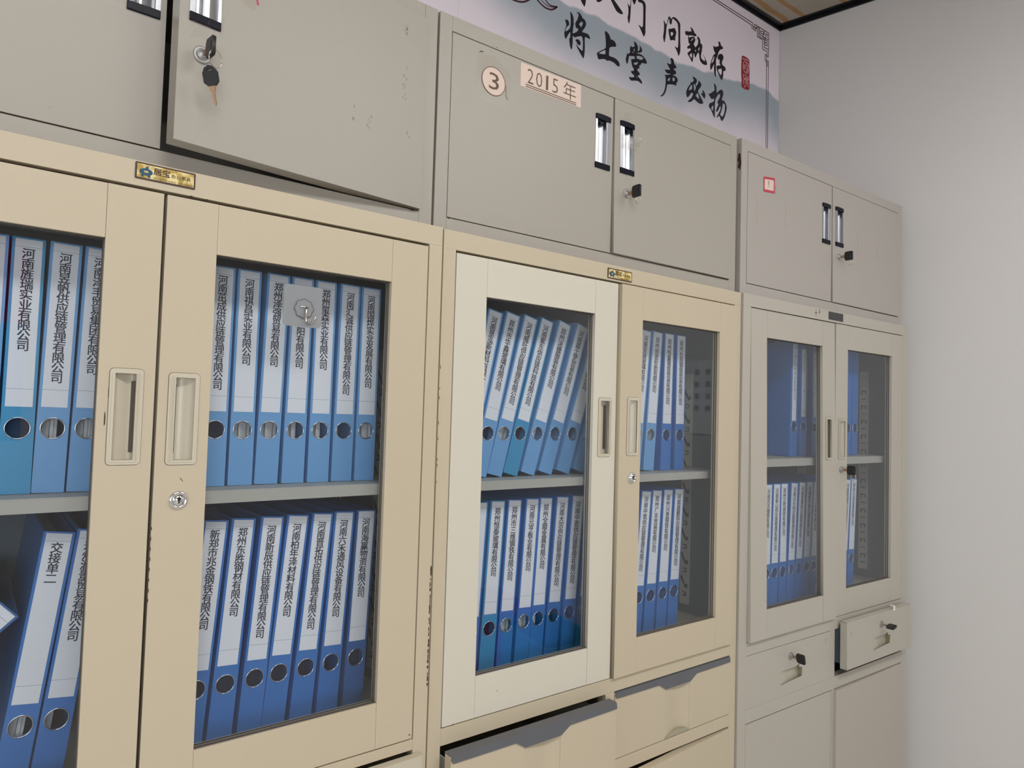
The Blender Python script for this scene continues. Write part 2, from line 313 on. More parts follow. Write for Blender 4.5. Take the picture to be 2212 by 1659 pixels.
# outlines of the printed characters and lines of the banner, metres on the wall (x, z)
CALLIGRAPHY=[[[(0.6912,2.6772),(0.7113,2.6852),(0.7116,2.6779),(0.711,2.6703),(0.7074,2.6549),(0.6982,2.6617),(0.6914,2.67)]],[[(0.75,2.7005),(0.7836,2.7138),(0.7779,2.7041),(0.7688,2.6948),(0.7605,2.6897),(0.7545,2.6905),(0.7527,2.6941)]],[[(0.8059,2.7226),(0.8189,2.7278),(0.8243,2.7223),(0.836,2.7155),(0.8616,2.6998),(0.864,2.693),(0.8511,2.69),(0.8368,2.6916),(0.8259,2.7013),(0.8113,2.7172)]],[[(0.8819,2.7359),(0.886,2.7324),(0.8926,2.7278),(0.895,2.7384),(0.8971,2.7587),(0.8989,2.7595),(0.8969,2.7353),(0.896,2.7077),(0.8946,2.6917),(0.891,2.6735),(0.8868,2.6797),(0.8833,2.6913),(0.8869,2.7043),(0.8867,2.721)]],[[(0.9007,2.7602),(0.9255,2.77),(0.9202,2.7601),(0.9125,2.7401),(0.9058,2.7466),(0.9022,2.753)]],[[(0.9218,2.7685),(0.9329,2.7729),(0.9444,2.7696),(0.9558,2.7688),(0.9627,2.7622),(0.9627,2.7305),(0.9632,2.6845),(0.9641,2.6743),(0.9601,2.6623),(0.9559,2.6581),(0.9495,2.6664),(0.9397,2.6785),(0.9304,2.6881),(0.9519,2.683),(0.9526,2.7201),(0.9515,2.7552),(0.9447,2.7605),(0.9316,2.7567),(0.9258,2.7622)]],[[(0.6347,2.5921),(0.6444,2.5941),(0.6489,2.5908),(0.6508,2.5819),(0.645,2.5768),(0.6408,2.571),(0.6375,2.5662),(0.6365,2.5575),(0.6469,2.5655),(0.6545,2.5755),(0.6564,2.5888),(0.655,2.6075),(0.6526,2.6225),(0.6602,2.6179),(0.6661,2.6081),(0.6666,2.595),(0.6679,2.5925),(0.6657,2.5826),(0.6641,2.5652),(0.6641,2.5628),(0.6692,2.5649),(0.6801,2.5734),(0.6863,2.5817),(0.6814,2.5836),(0.6758,2.5827),(0.673,2.5926),(0.6744,2.5991),(0.6806,2.6075),(0.6849,2.6213),(0.6847,2.6273),(0.6807,2.6275),(0.6777,2.6221),(0.6768,2.6224),(0.6798,2.629),(0.6838,2.6318),(0.6911,2.6297),(0.6979,2.6237),(0.7004,2.6198),(0.7078,2.6189),(0.7137,2.6138),(0.7148,2.6057),(0.7087,2.5936),(0.6985,2.5795),(0.7108,2.5809),(0.7206,2.582),(0.7273,2.5796),(0.7322,2.5715),(0.7309,2.5698),(0.721,2.5699),(0.7111,2.5701),(0.7108,2.5553),(0.7122,2.5375),(0.7112,2.5201),(0.7087,2.5064),(0.7068,2.5052),(0.6967,2.5139),(0.6833,2.5274),(0.6773,2.538),(0.6897,2.5296),(0.702,2.5248),(0.7043,2.5287),(0.7043,2.553),(0.7006,2.5675),(0.6885,2.5632),(0.679,2.5579),(0.6731,2.5537),(0.6655,2.5561),(0.6644,2.5568),(0.6651,2.5451),(0.6647,2.5317),(0.6628,2.5178),(0.6606,2.5141),(0.6564,2.5204),(0.6527,2.5347),(0.6515,2.5462),(0.6548,2.5438),(0.6558,2.5598),(0.6549,2.5642),(0.6459,2.5502),(0.64,2.5379),(0.6385,2.5374),(0.6343,2.5436),(0.633,2.5515),(0.6352,2.5642),(0.6388,2.5727),(0.6401,2.5798),(0.6368,2.5851)],[(0.6866,2.5964),(0.6936,2.6063),(0.7,2.6096),(0.7025,2.606),(0.6988,2.5961),(0.6949,2.591),(0.6923,2.5949)]],[[(0.6746,2.5461),(0.6777,2.5502),(0.684,2.5537),(0.6922,2.5517),(0.6964,2.5453),(0.6942,2.5391),(0.6886,2.5371),(0.6821,2.5391),(0.6795,2.5442)]],[[(0.7895,2.6138),(0.7946,2.617),(0.8039,2.6137),(0.8106,2.6081),(0.8146,2.5988),(0.823,2.6007),(0.8325,2.5984),(0.838,2.5909),(0.8371,2.5845),(0.8236,2.5804),(0.8108,2.5739),(0.809,2.5606),(0.8089,2.5478),(0.8191,2.5486),(0.834,2.5497),(0.8455,2.5468),(0.8533,2.5406),(0.855,2.5344),(0.8517,2.5292),(0.8441,2.5294),(0.8308,2.5344),(0.8158,2.5347),(0.8102,2.5345),(0.8057,2.5311),(0.8002,2.5308),(0.7946,2.5326),(0.7828,2.5296),(0.7685,2.523),(0.7648,2.5254),(0.7618,2.5323),(0.7592,2.5394),(0.7633,2.5424),(0.7748,2.5514),(0.7944,2.5649),(0.796,2.5747),(0.7934,2.5965)],[(0.7652,2.5401),(0.7945,2.5622),(0.7947,2.5469),(0.7787,2.5428)]],[[(0.9009,2.611),(0.9044,2.6067),(0.9179,2.6142),(0.9157,2.621),(0.9122,2.6281),(0.9205,2.6283),(0.9286,2.6228),(0.9325,2.6144),(0.9302,2.6025),(0.9371,2.6077),(0.9405,2.6144),(0.9406,2.6215),(0.9366,2.6235),(0.9385,2.6249),(0.9457,2.6218),(0.951,2.6139),(0.9501,2.6087),(0.9413,2.6024),(0.9294,2.5988),(0.9285,2.5957),(0.9414,2.5987),(0.9535,2.598),(0.9638,2.5931),(0.9711,2.5872),(0.9733,2.5809),(0.9694,2.5767),(0.9602,2.5765),(0.9482,2.5725),(0.9464,2.5663),(0.9385,2.5616),(0.9407,2.556),(0.9388,2.5519),(0.9319,2.5503),(0.9311,2.5431),(0.9381,2.542),(0.9433,2.536),(0.9424,2.5329),(0.9335,2.5307),(0.9367,2.5248),(0.9478,2.5208),(0.9546,2.5125),(0.9532,2.5092),(0.9462,2.5098),(0.9361,2.5128),(0.9222,2.5098),(0.9067,2.5041),(0.8987,2.5064),(0.8956,2.5123),(0.8985,2.5139),(0.9063,2.5143),(0.918,2.5188),(0.9178,2.5249),(0.9089,2.5262),(0.9018,2.5328),(0.9154,2.5373),(0.9162,2.5451),(0.9102,2.5473),(0.907,2.5545),(0.9044,2.5633),(0.9029,2.571),(0.9065,2.5709),(0.9201,2.5762),(0.9169,2.5841),(0.9101,2.5811),(0.8945,2.5771),(0.8927,2.5731),(0.8911,2.5615),(0.8876,2.5507),(0.8847,2.5491),(0.8806,2.5566),(0.8798,2.5632),(0.883,2.5725),(0.8844,2.5784),(0.8822,2.5839),(0.8863,2.5791),(0.8962,2.5866),(0.899,2.5903),(0.8962,2.5976),(0.8985,2.6067)],[(0.9267,2.5881),(0.9376,2.5918),(0.9516,2.5932),(0.9573,2.5909),(0.9538,2.5862),(0.9439,2.5808),(0.9359,2.5811),(0.927,2.5792)],[(0.9146,2.5626),(0.9244,2.5661),(0.9338,2.5718),(0.9314,2.5647),(0.9256,2.5591),(0.9152,2.5579)],[(0.9118,2.601),(0.9171,2.6091),(0.9179,2.5969)],[(0.9068,2.591),(0.9106,2.5971),(0.9137,2.5927)],[(0.9269,2.521),(0.9297,2.526),(0.9328,2.5222)]],[[(1.0459,2.7464),(1.0591,2.734),(1.0633,2.7398),(1.068,2.7605),(1.0733,2.7675),(1.0799,2.7642),(1.0832,2.7611),(1.0874,2.7678),(1.0949,2.7733),(1.1093,2.7731),(1.1228,2.7664),(1.1281,2.761),(1.1279,2.7447),(1.1286,2.7081),(1.1308,2.6868),(1.1301,2.6704),(1.1239,2.655),(1.1217,2.655),(1.1147,2.6665),(1.1006,2.6806),(1.1188,2.6775),(1.1202,2.7051),(1.1178,2.7484),(1.1141,2.7602),(1.1063,2.7632),(1.0985,2.7646),(1.0929,2.7669),(1.0872,2.7619),(1.0858,2.7482),(1.0817,2.7416),(1.075,2.7457),(1.0742,2.7584),(1.0714,2.7574),(1.0664,2.7425),(1.0614,2.7305),(1.0598,2.7125),(1.0572,2.6914),(1.0534,2.6749),(1.0513,2.6741),(1.0478,2.6822),(1.0455,2.69),(1.0492,2.7086),(1.0496,2.7304)]],[[(1.0708,2.726),(1.0799,2.7278),(1.0863,2.7317),(1.0971,2.7378),(1.1037,2.7366),(1.1096,2.7263),(1.1045,2.7112),(1.1036,2.7051),(1.106,2.6986),(1.0939,2.6972),(1.081,2.6905),(1.0764,2.7011),(1.0716,2.7139)],[(1.0802,2.7185),(1.0943,2.7214),(1.0934,2.7146),(1.0871,2.7072),(1.0838,2.7067)]],[[(1.1526,2.7471),(1.1571,2.7495),(1.1798,2.7555),(1.1854,2.7598),(1.1782,2.7706),(1.1886,2.7699),(1.1969,2.764),(1.2005,2.7585),(1.2087,2.7577),(1.2123,2.753),(1.2031,2.7479),(1.1893,2.7462),(1.171,2.7404),(1.1724,2.7327),(1.1848,2.7401),(1.1962,2.7457),(1.2045,2.7412),(1.2058,2.7356),(1.1992,2.7243),(1.197,2.719),(1.2029,2.7151),(1.2054,2.7114),(1.2144,2.7206),(1.2189,2.7267),(1.2209,2.741),(1.2183,2.7477),(1.214,2.7355),(1.2149,2.7464),(1.2174,2.7549),(1.2265,2.7506),(1.2318,2.7449),(1.2312,2.7348),(1.2388,2.7352),(1.2432,2.7292),(1.2395,2.7097),(1.2353,2.6916),(1.239,2.6853),(1.2498,2.6829),(1.2558,2.6819),(1.2591,2.6891),(1.2444,2.7053),(1.2566,2.6958),(1.269,2.6817),(1.2687,2.674),(1.2597,2.6703),(1.2454,2.6693),(1.2334,2.6743),(1.2284,2.6847),(1.2269,2.6948),(1.222,2.7022),(1.2141,2.6904),(1.2075,2.6769),(1.2039,2.6809),(1.2006,2.6903),(1.1968,2.6874),(1.1961,2.6722),(1.193,2.6585),(1.1896,2.6573),(1.1824,2.6646),(1.173,2.6726),(1.1672,2.6758),(1.1682,2.6821),(1.1816,2.6927),(1.1837,2.7009),(1.1656,2.6934),(1.1642,2.7),(1.1765,2.7103),(1.181,2.7148),(1.173,2.7128),(1.1693,2.7226),(1.1684,2.7357),(1.1688,2.7391),(1.1575,2.7362),(1.1533,2.7392)],[(1.1795,2.724),(1.1918,2.7381),(1.1959,2.7396),(1.192,2.7322),(1.1829,2.7257)],[(1.2243,2.7045),(1.2297,2.72),(1.2274,2.7206),(1.2206,2.7107)],[(1.204,2.7019),(1.2114,2.706),(1.207,2.6955)],[(1.1764,2.676),(1.1886,2.6891),(1.1902,2.6732),(1.188,2.6695)]],[[(1.2997,2.7521),(1.3109,2.7499),(1.3304,2.7598),(1.3315,2.7664),(1.3276,2.772),(1.3319,2.7778),(1.3399,2.7756),(1.3427,2.7665),(1.3502,2.7668),(1.3567,2.7597),(1.3381,2.7501),(1.3309,2.7398),(1.324,2.7219),(1.3169,2.7102),(1.3176,2.6857),(1.3182,2.6643),(1.3174,2.6486),(1.3149,2.6478),(1.3085,2.6596),(1.3067,2.679),(1.3076,2.6916),(1.2994,2.6766),(1.2912,2.6639),(1.2876,2.665),(1.2855,2.6781),(1.2927,2.6989),(1.3019,2.719),(1.3115,2.7269),(1.3126,2.7304),(1.3051,2.7355)],[(1.2918,2.6864),(1.2964,2.6986),(1.3068,2.7191),(1.3082,2.7134),(1.3025,2.6961)]],[[(1.3253,2.7193),(1.3312,2.7321),(1.3484,2.7396),(1.3574,2.7349),(1.3588,2.7276),(1.3517,2.7142),(1.3493,2.7087),(1.3545,2.7011),(1.3672,2.7006),(1.3725,2.693),(1.3701,2.6867),(1.3588,2.683),(1.3586,2.665),(1.3522,2.6489),(1.3485,2.6477),(1.3382,2.6569),(1.3254,2.6698),(1.3228,2.6766),(1.3201,2.6835),(1.3224,2.6896),(1.3446,2.6978),(1.337,2.7015),(1.3378,2.7173),(1.3293,2.7113)],[(1.3265,2.6771),(1.3499,2.6887),(1.3487,2.6836),(1.3514,2.6783),(1.348,2.6662),(1.343,2.6631)]],[[(1.0828,2.6318),(1.087,2.6369),(1.0958,2.6355),(1.0999,2.6303),(1.101,2.622),(1.1106,2.6179),(1.1137,2.6116),(1.1,2.6056),(1.0994,2.6025),(1.1089,2.6012),(1.1136,2.5925),(1.093,2.5822),(1.1083,2.5843),(1.1173,2.5806),(1.1219,2.5733),(1.1134,2.5618),(1.1147,2.5542),(1.1103,2.5536),(1.1004,2.5534),(1.081,2.5487),(1.0692,2.5435),(1.0665,2.5268),(1.0584,2.5099),(1.0481,2.4996),(1.0397,2.4963),(1.0396,2.4999),(1.05,2.5073),(1.059,2.5259),(1.0627,2.5472),(1.0621,2.5657),(1.0565,2.5725),(1.0662,2.5735),(1.0843,2.5823),(1.0864,2.5851),(1.0714,2.58),(1.0649,2.581),(1.0565,2.5869),(1.0603,2.5899),(1.0817,2.5952),(1.0827,2.5984),(1.075,2.6031),(1.065,2.6135),(1.0768,2.6131),(1.0865,2.6157),(1.0874,2.6232)],[(1.0703,2.5568),(1.075,2.5667),(1.0836,2.5705),(1.0827,2.5637),(1.0796,2.5591)],[(1.0933,2.5736),(1.103,2.5775),(1.1076,2.5716),(1.1023,2.5649),(1.0958,2.5635)]],[[(1.1928,2.6106),(1.2071,2.611),(1.2165,2.608),(1.2179,2.5995),(1.21,2.591),(1.2149,2.5835),(1.2227,2.595),(1.2261,2.6021),(1.2236,2.6073),(1.2354,2.605),(1.2415,2.5979),(1.2382,2.5893),(1.2268,2.5767),(1.2235,2.5682),(1.2343,2.5595),(1.2465,2.5481),(1.2534,2.5396),(1.248,2.5347),(1.2352,2.5311),(1.221,2.5329),(1.2045,2.5392),(1.1911,2.5254),(1.1775,2.5198),(1.1718,2.5196),(1.1773,2.5257),(1.1907,2.5372),(1.1973,2.5482),(1.1995,2.5548),(1.1902,2.5564),(1.1814,2.5433),(1.1714,2.5328),(1.1668,2.5358),(1.1631,2.5451),(1.1651,2.5545),(1.1737,2.5706),(1.186,2.5833),(1.1824,2.5859),(1.1938,2.591),(1.2017,2.5988),(1.2004,2.6029)],[(1.1753,2.557),(1.1806,2.5712),(1.1917,2.5837),(1.1938,2.5739),(1.1933,2.5685)],[(1.1997,2.5869),(1.2066,2.5891),(1.2131,2.5814),(1.2128,2.5768),(1.205,2.5625)],[(1.2112,2.5516),(1.2224,2.5648),(1.2298,2.5536),(1.2301,2.5446)]],[[(1.2369,2.5686),(1.2482,2.5698),(1.2493,2.5746),(1.2455,2.5822),(1.2575,2.5787),(1.2637,2.57),(1.261,2.557),(1.257,2.5558),(1.2509,2.56)]],[[(1.2779,2.5797),(1.2863,2.5807),(1.3006,2.592),(1.3126,2.6003),(1.311,2.6137),(1.3065,2.6243),(1.3169,2.6217),(1.322,2.6156),(1.3224,2.6018),(1.325,2.5957),(1.3347,2.6057),(1.3493,2.6161),(1.3582,2.613),(1.3617,2.6047),(1.3552,2.5871),(1.3516,2.5798),(1.3654,2.5809),(1.3757,2.5746),(1.3824,2.561),(1.3766,2.5405),(1.3671,2.5191),(1.3561,2.5067),(1.3498,2.5095),(1.3407,2.5224),(1.3274,2.5109),(1.3249,2.5117),(1.3368,2.529),(1.3463,2.5441),(1.3485,2.5556),(1.3435,2.5557),(1.3317,2.5352),(1.3244,2.5292),(1.3218,2.5354),(1.3288,2.5483),(1.3359,2.5612),(1.3284,2.562),(1.3307,2.5704),(1.3403,2.5826),(1.3449,2.5949),(1.3349,2.5964),(1.3254,2.5827),(1.3183,2.5728),(1.3151,2.5534),(1.316,2.5229),(1.3152,2.5074),(1.3127,2.5067),(1.3051,2.5167),(1.2925,2.5314),(1.2852,2.5323),(1.2826,2.5407),(1.2848,2.5475),(1.3015,2.5571),(1.3099,2.5626),(1.3109,2.5737),(1.2989,2.5654),(1.294,2.567),(1.2853,2.5735)],[(1.2949,2.5352),(1.3079,2.5497),(1.3048,2.5281),(1.3024,2.5282)],[(1.3581,2.5701),(1.3682,2.5708),(1.3721,2.5657),(1.369,2.5414),(1.3594,2.5231),(1.3444,2.525),(1.3514,2.541),(1.3572,2.5567)]]]
SWIRLS=[([(0.4406,2.5766),(0.4523,2.5758),(0.469,2.5776),(0.4841,2.5822),(0.4975,2.5902),(0.516,2.6064)],2.2),([(0.5263,2.6105),(0.5335,2.6078),(0.5479,2.6009),(0.5623,2.5967),(0.5821,2.5987),(0.5946,2.6064),(0.6035,2.6152)],2.2),([(0.542,2.6167),(0.5474,2.6133),(0.562,2.6064),(0.5764,2.6057),(0.5963,2.6113)],1.0),([(0.556,2.6223),(0.5615,2.6188),(0.5726,2.6119),(0.5853,2.6106),(0.6026,2.6154)],1.7)]
FRET=[[(0.7806,2.9182),(1.3465,2.9154),(1.5263,2.9138),(1.5278,2.9029),(1.5368,2.9012),(1.5384,2.9133),(1.5937,2.9134),(1.5942,2.8954),(1.5768,2.8949),(1.5766,2.9035),(1.5878,2.904)],[(0.7808,2.9112),(1.3467,2.9073),(1.5206,2.9038),(1.5221,2.8929),(1.5463,2.8917),(1.5472,2.9029),(1.5545,2.9027),(1.5565,2.8745),(1.5885,2.8744),(1.5906,2.8403),(1.6181,2.8411),(1.6197,2.827),(1.6072,2.8264),(1.6065,2.8021),(1.6203,2.8024),(1.6202,2.7863)],[(1.5303,2.8995),(1.5437,2.8994),(1.5471,2.9072),(1.5629,2.9094),(1.5649,2.8797),(1.5859,2.8786)],[(1.5678,2.9104),(1.5709,2.887),(1.5931,2.8877),(1.5959,2.8785),(1.6284,2.8806),(1.6279,2.8518),(1.6003,2.8502),(1.5997,2.8741)],[(1.5955,2.8929),(1.6012,2.9132),(1.6276,2.9126),(1.6283,2.8872),(1.6082,2.8866),(1.6077,2.9032),(1.619,2.9043),(1.6192,2.8956)],[(1.6035,2.871),(1.6186,2.872),(1.6188,2.8618),(1.605,2.8614),(1.6035,2.871)],[(1.5908,2.8818),(1.5994,2.8878),(1.607,2.8839),(1.5984,2.8765),(1.5908,2.8818)],[(1.6279,2.8518),(1.6273,2.8238),(1.616,2.8229),(1.6151,2.808),(1.6277,2.8078),(1.6282,2.789)],[(1.6157,2.799),(1.6208,2.4514)],[(1.6274,2.8064),(1.6302,2.4538)]]
SEAL=[(1.4624,2.7678),(1.4689,2.7746),(1.4794,2.7759),(1.4931,2.7756),(1.5069,2.773),(1.5101,2.7677),(1.5093,2.751),(1.5113,2.7333),(1.5115,2.7151),(1.5122,2.6697),(1.5067,2.6617),(1.4901,2.6592),(1.4765,2.6586),(1.4644,2.662),(1.4645,2.6864),(1.4617,2.708),(1.4617,2.7351)]
SEAL_LINES=[[(1.4732,2.7552),(1.4721,2.7386),(1.4748,2.725),(1.484,2.7189),(1.4991,2.7193),(1.505,2.7267),(1.5051,2.755),(1.4951,2.7572),(1.4815,2.7571),(1.4732,2.7552)],[(1.4758,2.7434),(1.4878,2.7447),(1.5014,2.7483)],[(1.4774,2.7394),(1.4761,2.7317),(1.4836,2.7333),(1.4849,2.7392),(1.4789,2.739)],[(1.4955,2.7427),(1.4915,2.7214)],[(1.4971,2.7378),(1.5006,2.7225)],[(1.4898,2.7563),(1.4893,2.7452)],[(1.4744,2.7095),(1.4755,2.6981),(1.4846,2.6965),(1.4949,2.7052),(1.4982,2.6963),(1.505,2.6985),(1.5039,2.71)],[(1.4827,2.7095),(1.4918,2.7088)],[(1.4761,2.6756),(1.4764,2.6902),(1.4861,2.6951),(1.4983,2.6945),(1.5049,2.6738)],[(1.4833,2.6879),(1.4877,2.6911),(1.4931,2.6901),(1.4917,2.6851),(1.4849,2.683),(1.4833,2.6879)],[(1.4823,2.6659),(1.4896,2.6763),(1.488,2.6812)],[(1.4881,2.6776),(1.4971,2.6823)],[(1.4662,2.7646),(1.4813,2.7643),(1.4948,2.768),(1.5048,2.7663)]]
RIDGE=[(0.6209,2.6409),(0.6442,2.6381),(0.6793,2.6437),(0.7081,2.6427),(0.7337,2.6457),(0.7577,2.6493),(0.7842,2.6456),(0.8278,2.6437),(0.8701,2.6437),(0.9065,2.644),(0.9774,2.6418),(1.0206,2.6364),(1.0524,2.6392),(1.085,2.6376),(1.117,2.6318),(1.1517,2.6364),(1.1964,2.6469),(1.2425,2.6489),(1.3036,2.6626),(1.3666,2.6622),(1.4601,2.6807),(1.5325,2.6937),(1.6124,2.6983),(1.6897,2.6821)]

# ------------------------------------------------------------------ room
WX, WY, AW, ZC = 1.7009, 0.4337, 0.2136, 2.962
dirx, diry = math.sin(AW), -math.cos(AW)          # right wall runs from the corner towards the viewer
FY = -3.9; LX = -3.6
rx_far = WX + (WY - FY) * math.tan(AW)
WALLM = mat('wall_paint', (0.655, 0.642, 0.632), 0.75, bump=0.25, bscale=60, vary=0.03, vscale=1.5)
FLOORM = mat('floor_tiles', (0.60, 0.57, 0.52), 0.3, vary=0.06, vscale=4)
mb = MB(); mb.box(LX - 0.1, rx_far + 0.3, FY - 0.1, WY + 0.1, -0.1, 0.0); struct(mb.build('floor', FLOORM))
mb = MB(); mb.box(LX - 0.1, WX + 0.12, WY, WY + 0.1, 0.0, 3.1); struct(mb.build('wall_back', WALLM))
mb = MB(); mb_mesh(mb, plate([rect(FY, WY, 0.0, 3.1), rect(-2.6, -0.6, 0.95, 2.25)], 0.0, 0.1)); struct(mb.build('wall_left', WALLM, None, Matrix.Translation((LX, 0, 0)) @ Matrix.Rotation(R_(90), 4, 'Z')))
# right wall: box whose inner face starts at the corner and runs out slightly askew
mb = MB(); mb.box(0, 0.12, -(WY - FY) / math.cos(AW) - 0.1, 0.0, 0.0, 3.1)
wr = mb.build('wall_right', WALLM, None, Matrix.Rotation(AW, 4, 'Z')); wr.location = (WX, WY, 0); struct(wr)
# ceiling: pale marbled panels with ochre veins
def ceiling_mat():
    M = mat('ceiling_panel', (0.5, 0.46, 0.38), 0.6); nt = M.node_tree; b = nt.nodes['Principled BSDF']
    tc = nt.nodes.new('ShaderNodeTexCoord'); mp = nt.nodes.new('ShaderNodeMapping'); mp.inputs['Rotation'].default_value = (0, 0, R_(96)); 
    nt.links.new(tc.outputs['Object'], mp.inputs[0])
    sp = nt.nodes.new('ShaderNodeSeparateXYZ'); nt.links.new(tc.outputs['Object'], sp.inputs[0])
    nz = nt.nodes.new('ShaderNodeTexNoise'); nz.inputs['Scale'].default_value = 9; nz.inputs['Detail'].default_value = 7; nt.links.new(tc.outputs['Object'], nz.inputs['Vector'])
    yy = nt.nodes.new('ShaderNodeMath'); yy.operation = 'MULTIPLY_ADD'; yy.inputs[1].default_value = 0.030; nt.links.new(nz.outputs['Fac'], yy.inputs[0]); nt.links.new(sp.outputs[1], yy.inputs[2])
    md = nt.nodes.new('ShaderNodeMath'); md.operation = 'FLOORED_MODULO'; md.inputs[1].default_value = 0.30; nt.links.new(yy.outputs[0], md.inputs[0])
    dv = nt.nodes.new('ShaderNodeMath'); dv.operation = 'DIVIDE'; dv.inputs[1].default_value = 0.30; nt.links.new(md.outputs[0], dv.inputs[0])
    cr = nt.nodes.new('ShaderNodeValToRGB'); cr.color_ramp.elements[0].position = 0.0; cr.color_ramp.elements[0].color = (0.46, 0.42, 0.35, 1)
    cr.color_ramp.elements[1].position = 1.0; cr.color_ramp.elements[1].color = (0.46, 0.42, 0.35, 1)
    P_ = (0.46, 0.42, 0.35, 1); O_ = (0.44, 0.25, 0.10, 1)
    for p, c in ((0.135, P_), (0.150, O_), (0.195, O_), (0.210, P_), (0.315, P_), (0.330, O_), (0.385, O_), (0.400, P_), (0.66, P_), (0.67, O_), (0.72, O_), (0.73, P_)):
        q = cr.color_ramp.elements.new(p); q.color = c
    nt.links.new(dv.outputs[0], cr.inputs[0])
    n = nt.nodes.new('ShaderNodeTexNoise'); n.inputs['Scale'].default_value = 6; n.inputs['Detail'].default_value = 6; nt.links.new(tc.outputs['Object'], n.inputs['Vector'])
    mx = nt.nodes.new('ShaderNodeMix'); mx.data_type = 'RGBA'; mx.blend_type = 'MULTIPLY'; mx.inputs[0].default_value = 0.6
    cr2 = nt.nodes.new('ShaderNodeValToRGB'); cr2.color_ramp.elements[0].color = (0.72, 0.70, 0.64, 1); cr2.color_ramp.elements[1].color = (1, 1, 1, 1)
    cr2.color_ramp.elements[0].position = 0.35; cr2.color_ramp.elements[1].position = 0.6
    nt.links.new(n.outputs['Fac'], cr2.inputs[0]); nt.links.new(cr.outputs[0], mx.inputs[6]); nt.links.new(cr2.outputs[0], mx.inputs[7])
    nt.links.new(mx.outputs[2], b.inputs['Base Color']); return M
CEILM = ceiling_mat()
mb = MB(); mb.box(LX - 0.1, rx_far + 0.3, FY - 0.1, WY + 0.1, ZC, ZC + 0.1); struct(mb.build('ceiling', CEILM))
# black L-angle round the ceiling edge
mb = MB(); mb.box(LX, WX, WY - 0.006, WY, 2.948, 2.9615, 0.0005); mb.box(LX, WX, WY - 0.021, WY, 2.9575, 2.9615, 0.0005)
struct(mb.build('trim_1', TRIMB))
mb = MB(); mb.box(-0.006, 0, -4.3, 0.0, 2.946, 2.9615, 0.0005); mb.box(-0.024, 0, -4.3, 0.0, 2.9575, 2.9615, 0.0005)
tr = mb.build('trim_2', TRIMB, None, Matrix.Rotation(AW, 4, 'Z')); tr.location = (WX, WY, 0); struct(tr)
# front wall with two windows (behind the viewer)
WIN = [(-2.75, -0.8)]
mb = MB(); mb_mesh(mb, plate([rect(LX - 0.1, rx_far + 0.2, 0, 3.1)] + [rect(a, b, 0.95, 2.25) for a, b in WIN], FY - 0.1, FY))
struct(mb.build('wall_front', WALLM))
WFR = mat('window_frame_white', (0.75, 0.75, 0.75), 0.4)
for i, (a, b) in enumerate(WIN):
    mb = MB()
    mb.box(a, b, FY - 0.08, FY - 0.02, 0.95, 0.99, 0.003); mb.box(a, b, FY - 0.08, FY - 0.02, 2.21, 2.25, 0.003)
    mb.box(a, a + 0.04, FY - 0.08, FY - 0.02, 0.99, 2.21, 0.003); mb.box(b - 0.04, b, FY - 0.08, FY - 0.02, 0.99, 2.21, 0.003)
    mb.box((a + b) / 2 - 0.02, (a + b) / 2 + 0.02, FY - 0.08, FY - 0.02, 0.99, 2.21, 0.003)
    struct(mb.build('window_%d' % (i + 1), WFR))
mb = MB()
for q in ((-2.6, -0.6, 0.95, 0.99), (-2.6, -0.6, 2.21, 2.25), (-2.6, -2.56, 0.99, 2.21), (-0.64, -0.6, 0.99, 2.21), (-1.62, -1.58, 0.99, 2.21)): mb.box(LX - 0.08, LX - 0.02, q[0], q[1], q[2], q[3], 0.003)
struct(mb.build('window_2', WFR))
LEDM = bpy.data.materials.new('lamp_diffuser'); LEDM.use_nodes = True
LEDM.node_tree.nodes['Principled BSDF'].inputs['Emission Color'].default_value = (1, 0.98, 0.95, 1); LEDM.node_tree.nodes['Principled BSDF'].inputs['Emission Strength'].default_value = 6.0
for k, (x, y) in enumerate(((1.1, -1.7), (-0.5, -1.7))):
    t = thing('ceiling_lamp', ['flat white ceiling lamp panel above the viewer, right of the pair', 'flat white ceiling lamp panel above the viewer, left of the pair'][k], 'lamp', Matrix.Translation((x, y, 2.925)))
    f = MB(); mb_mesh(f, plate([rect(-0.6, 0.6, -0.3, 0.3), rect(-0.575, 0.575, -0.275, 0.275)], -0.0175, 0.0175)); f.build('frame', WFR, t, Matrix.Translation((0, 0, 0.0195)) @ Matrix.Rotation(R_(90), 4, 'X'))
    d = MB(); d.box(-0.575, 0.575, -0.275, 0.275, 0.012, 0.018); d.build('diffuser', LEDM, t)

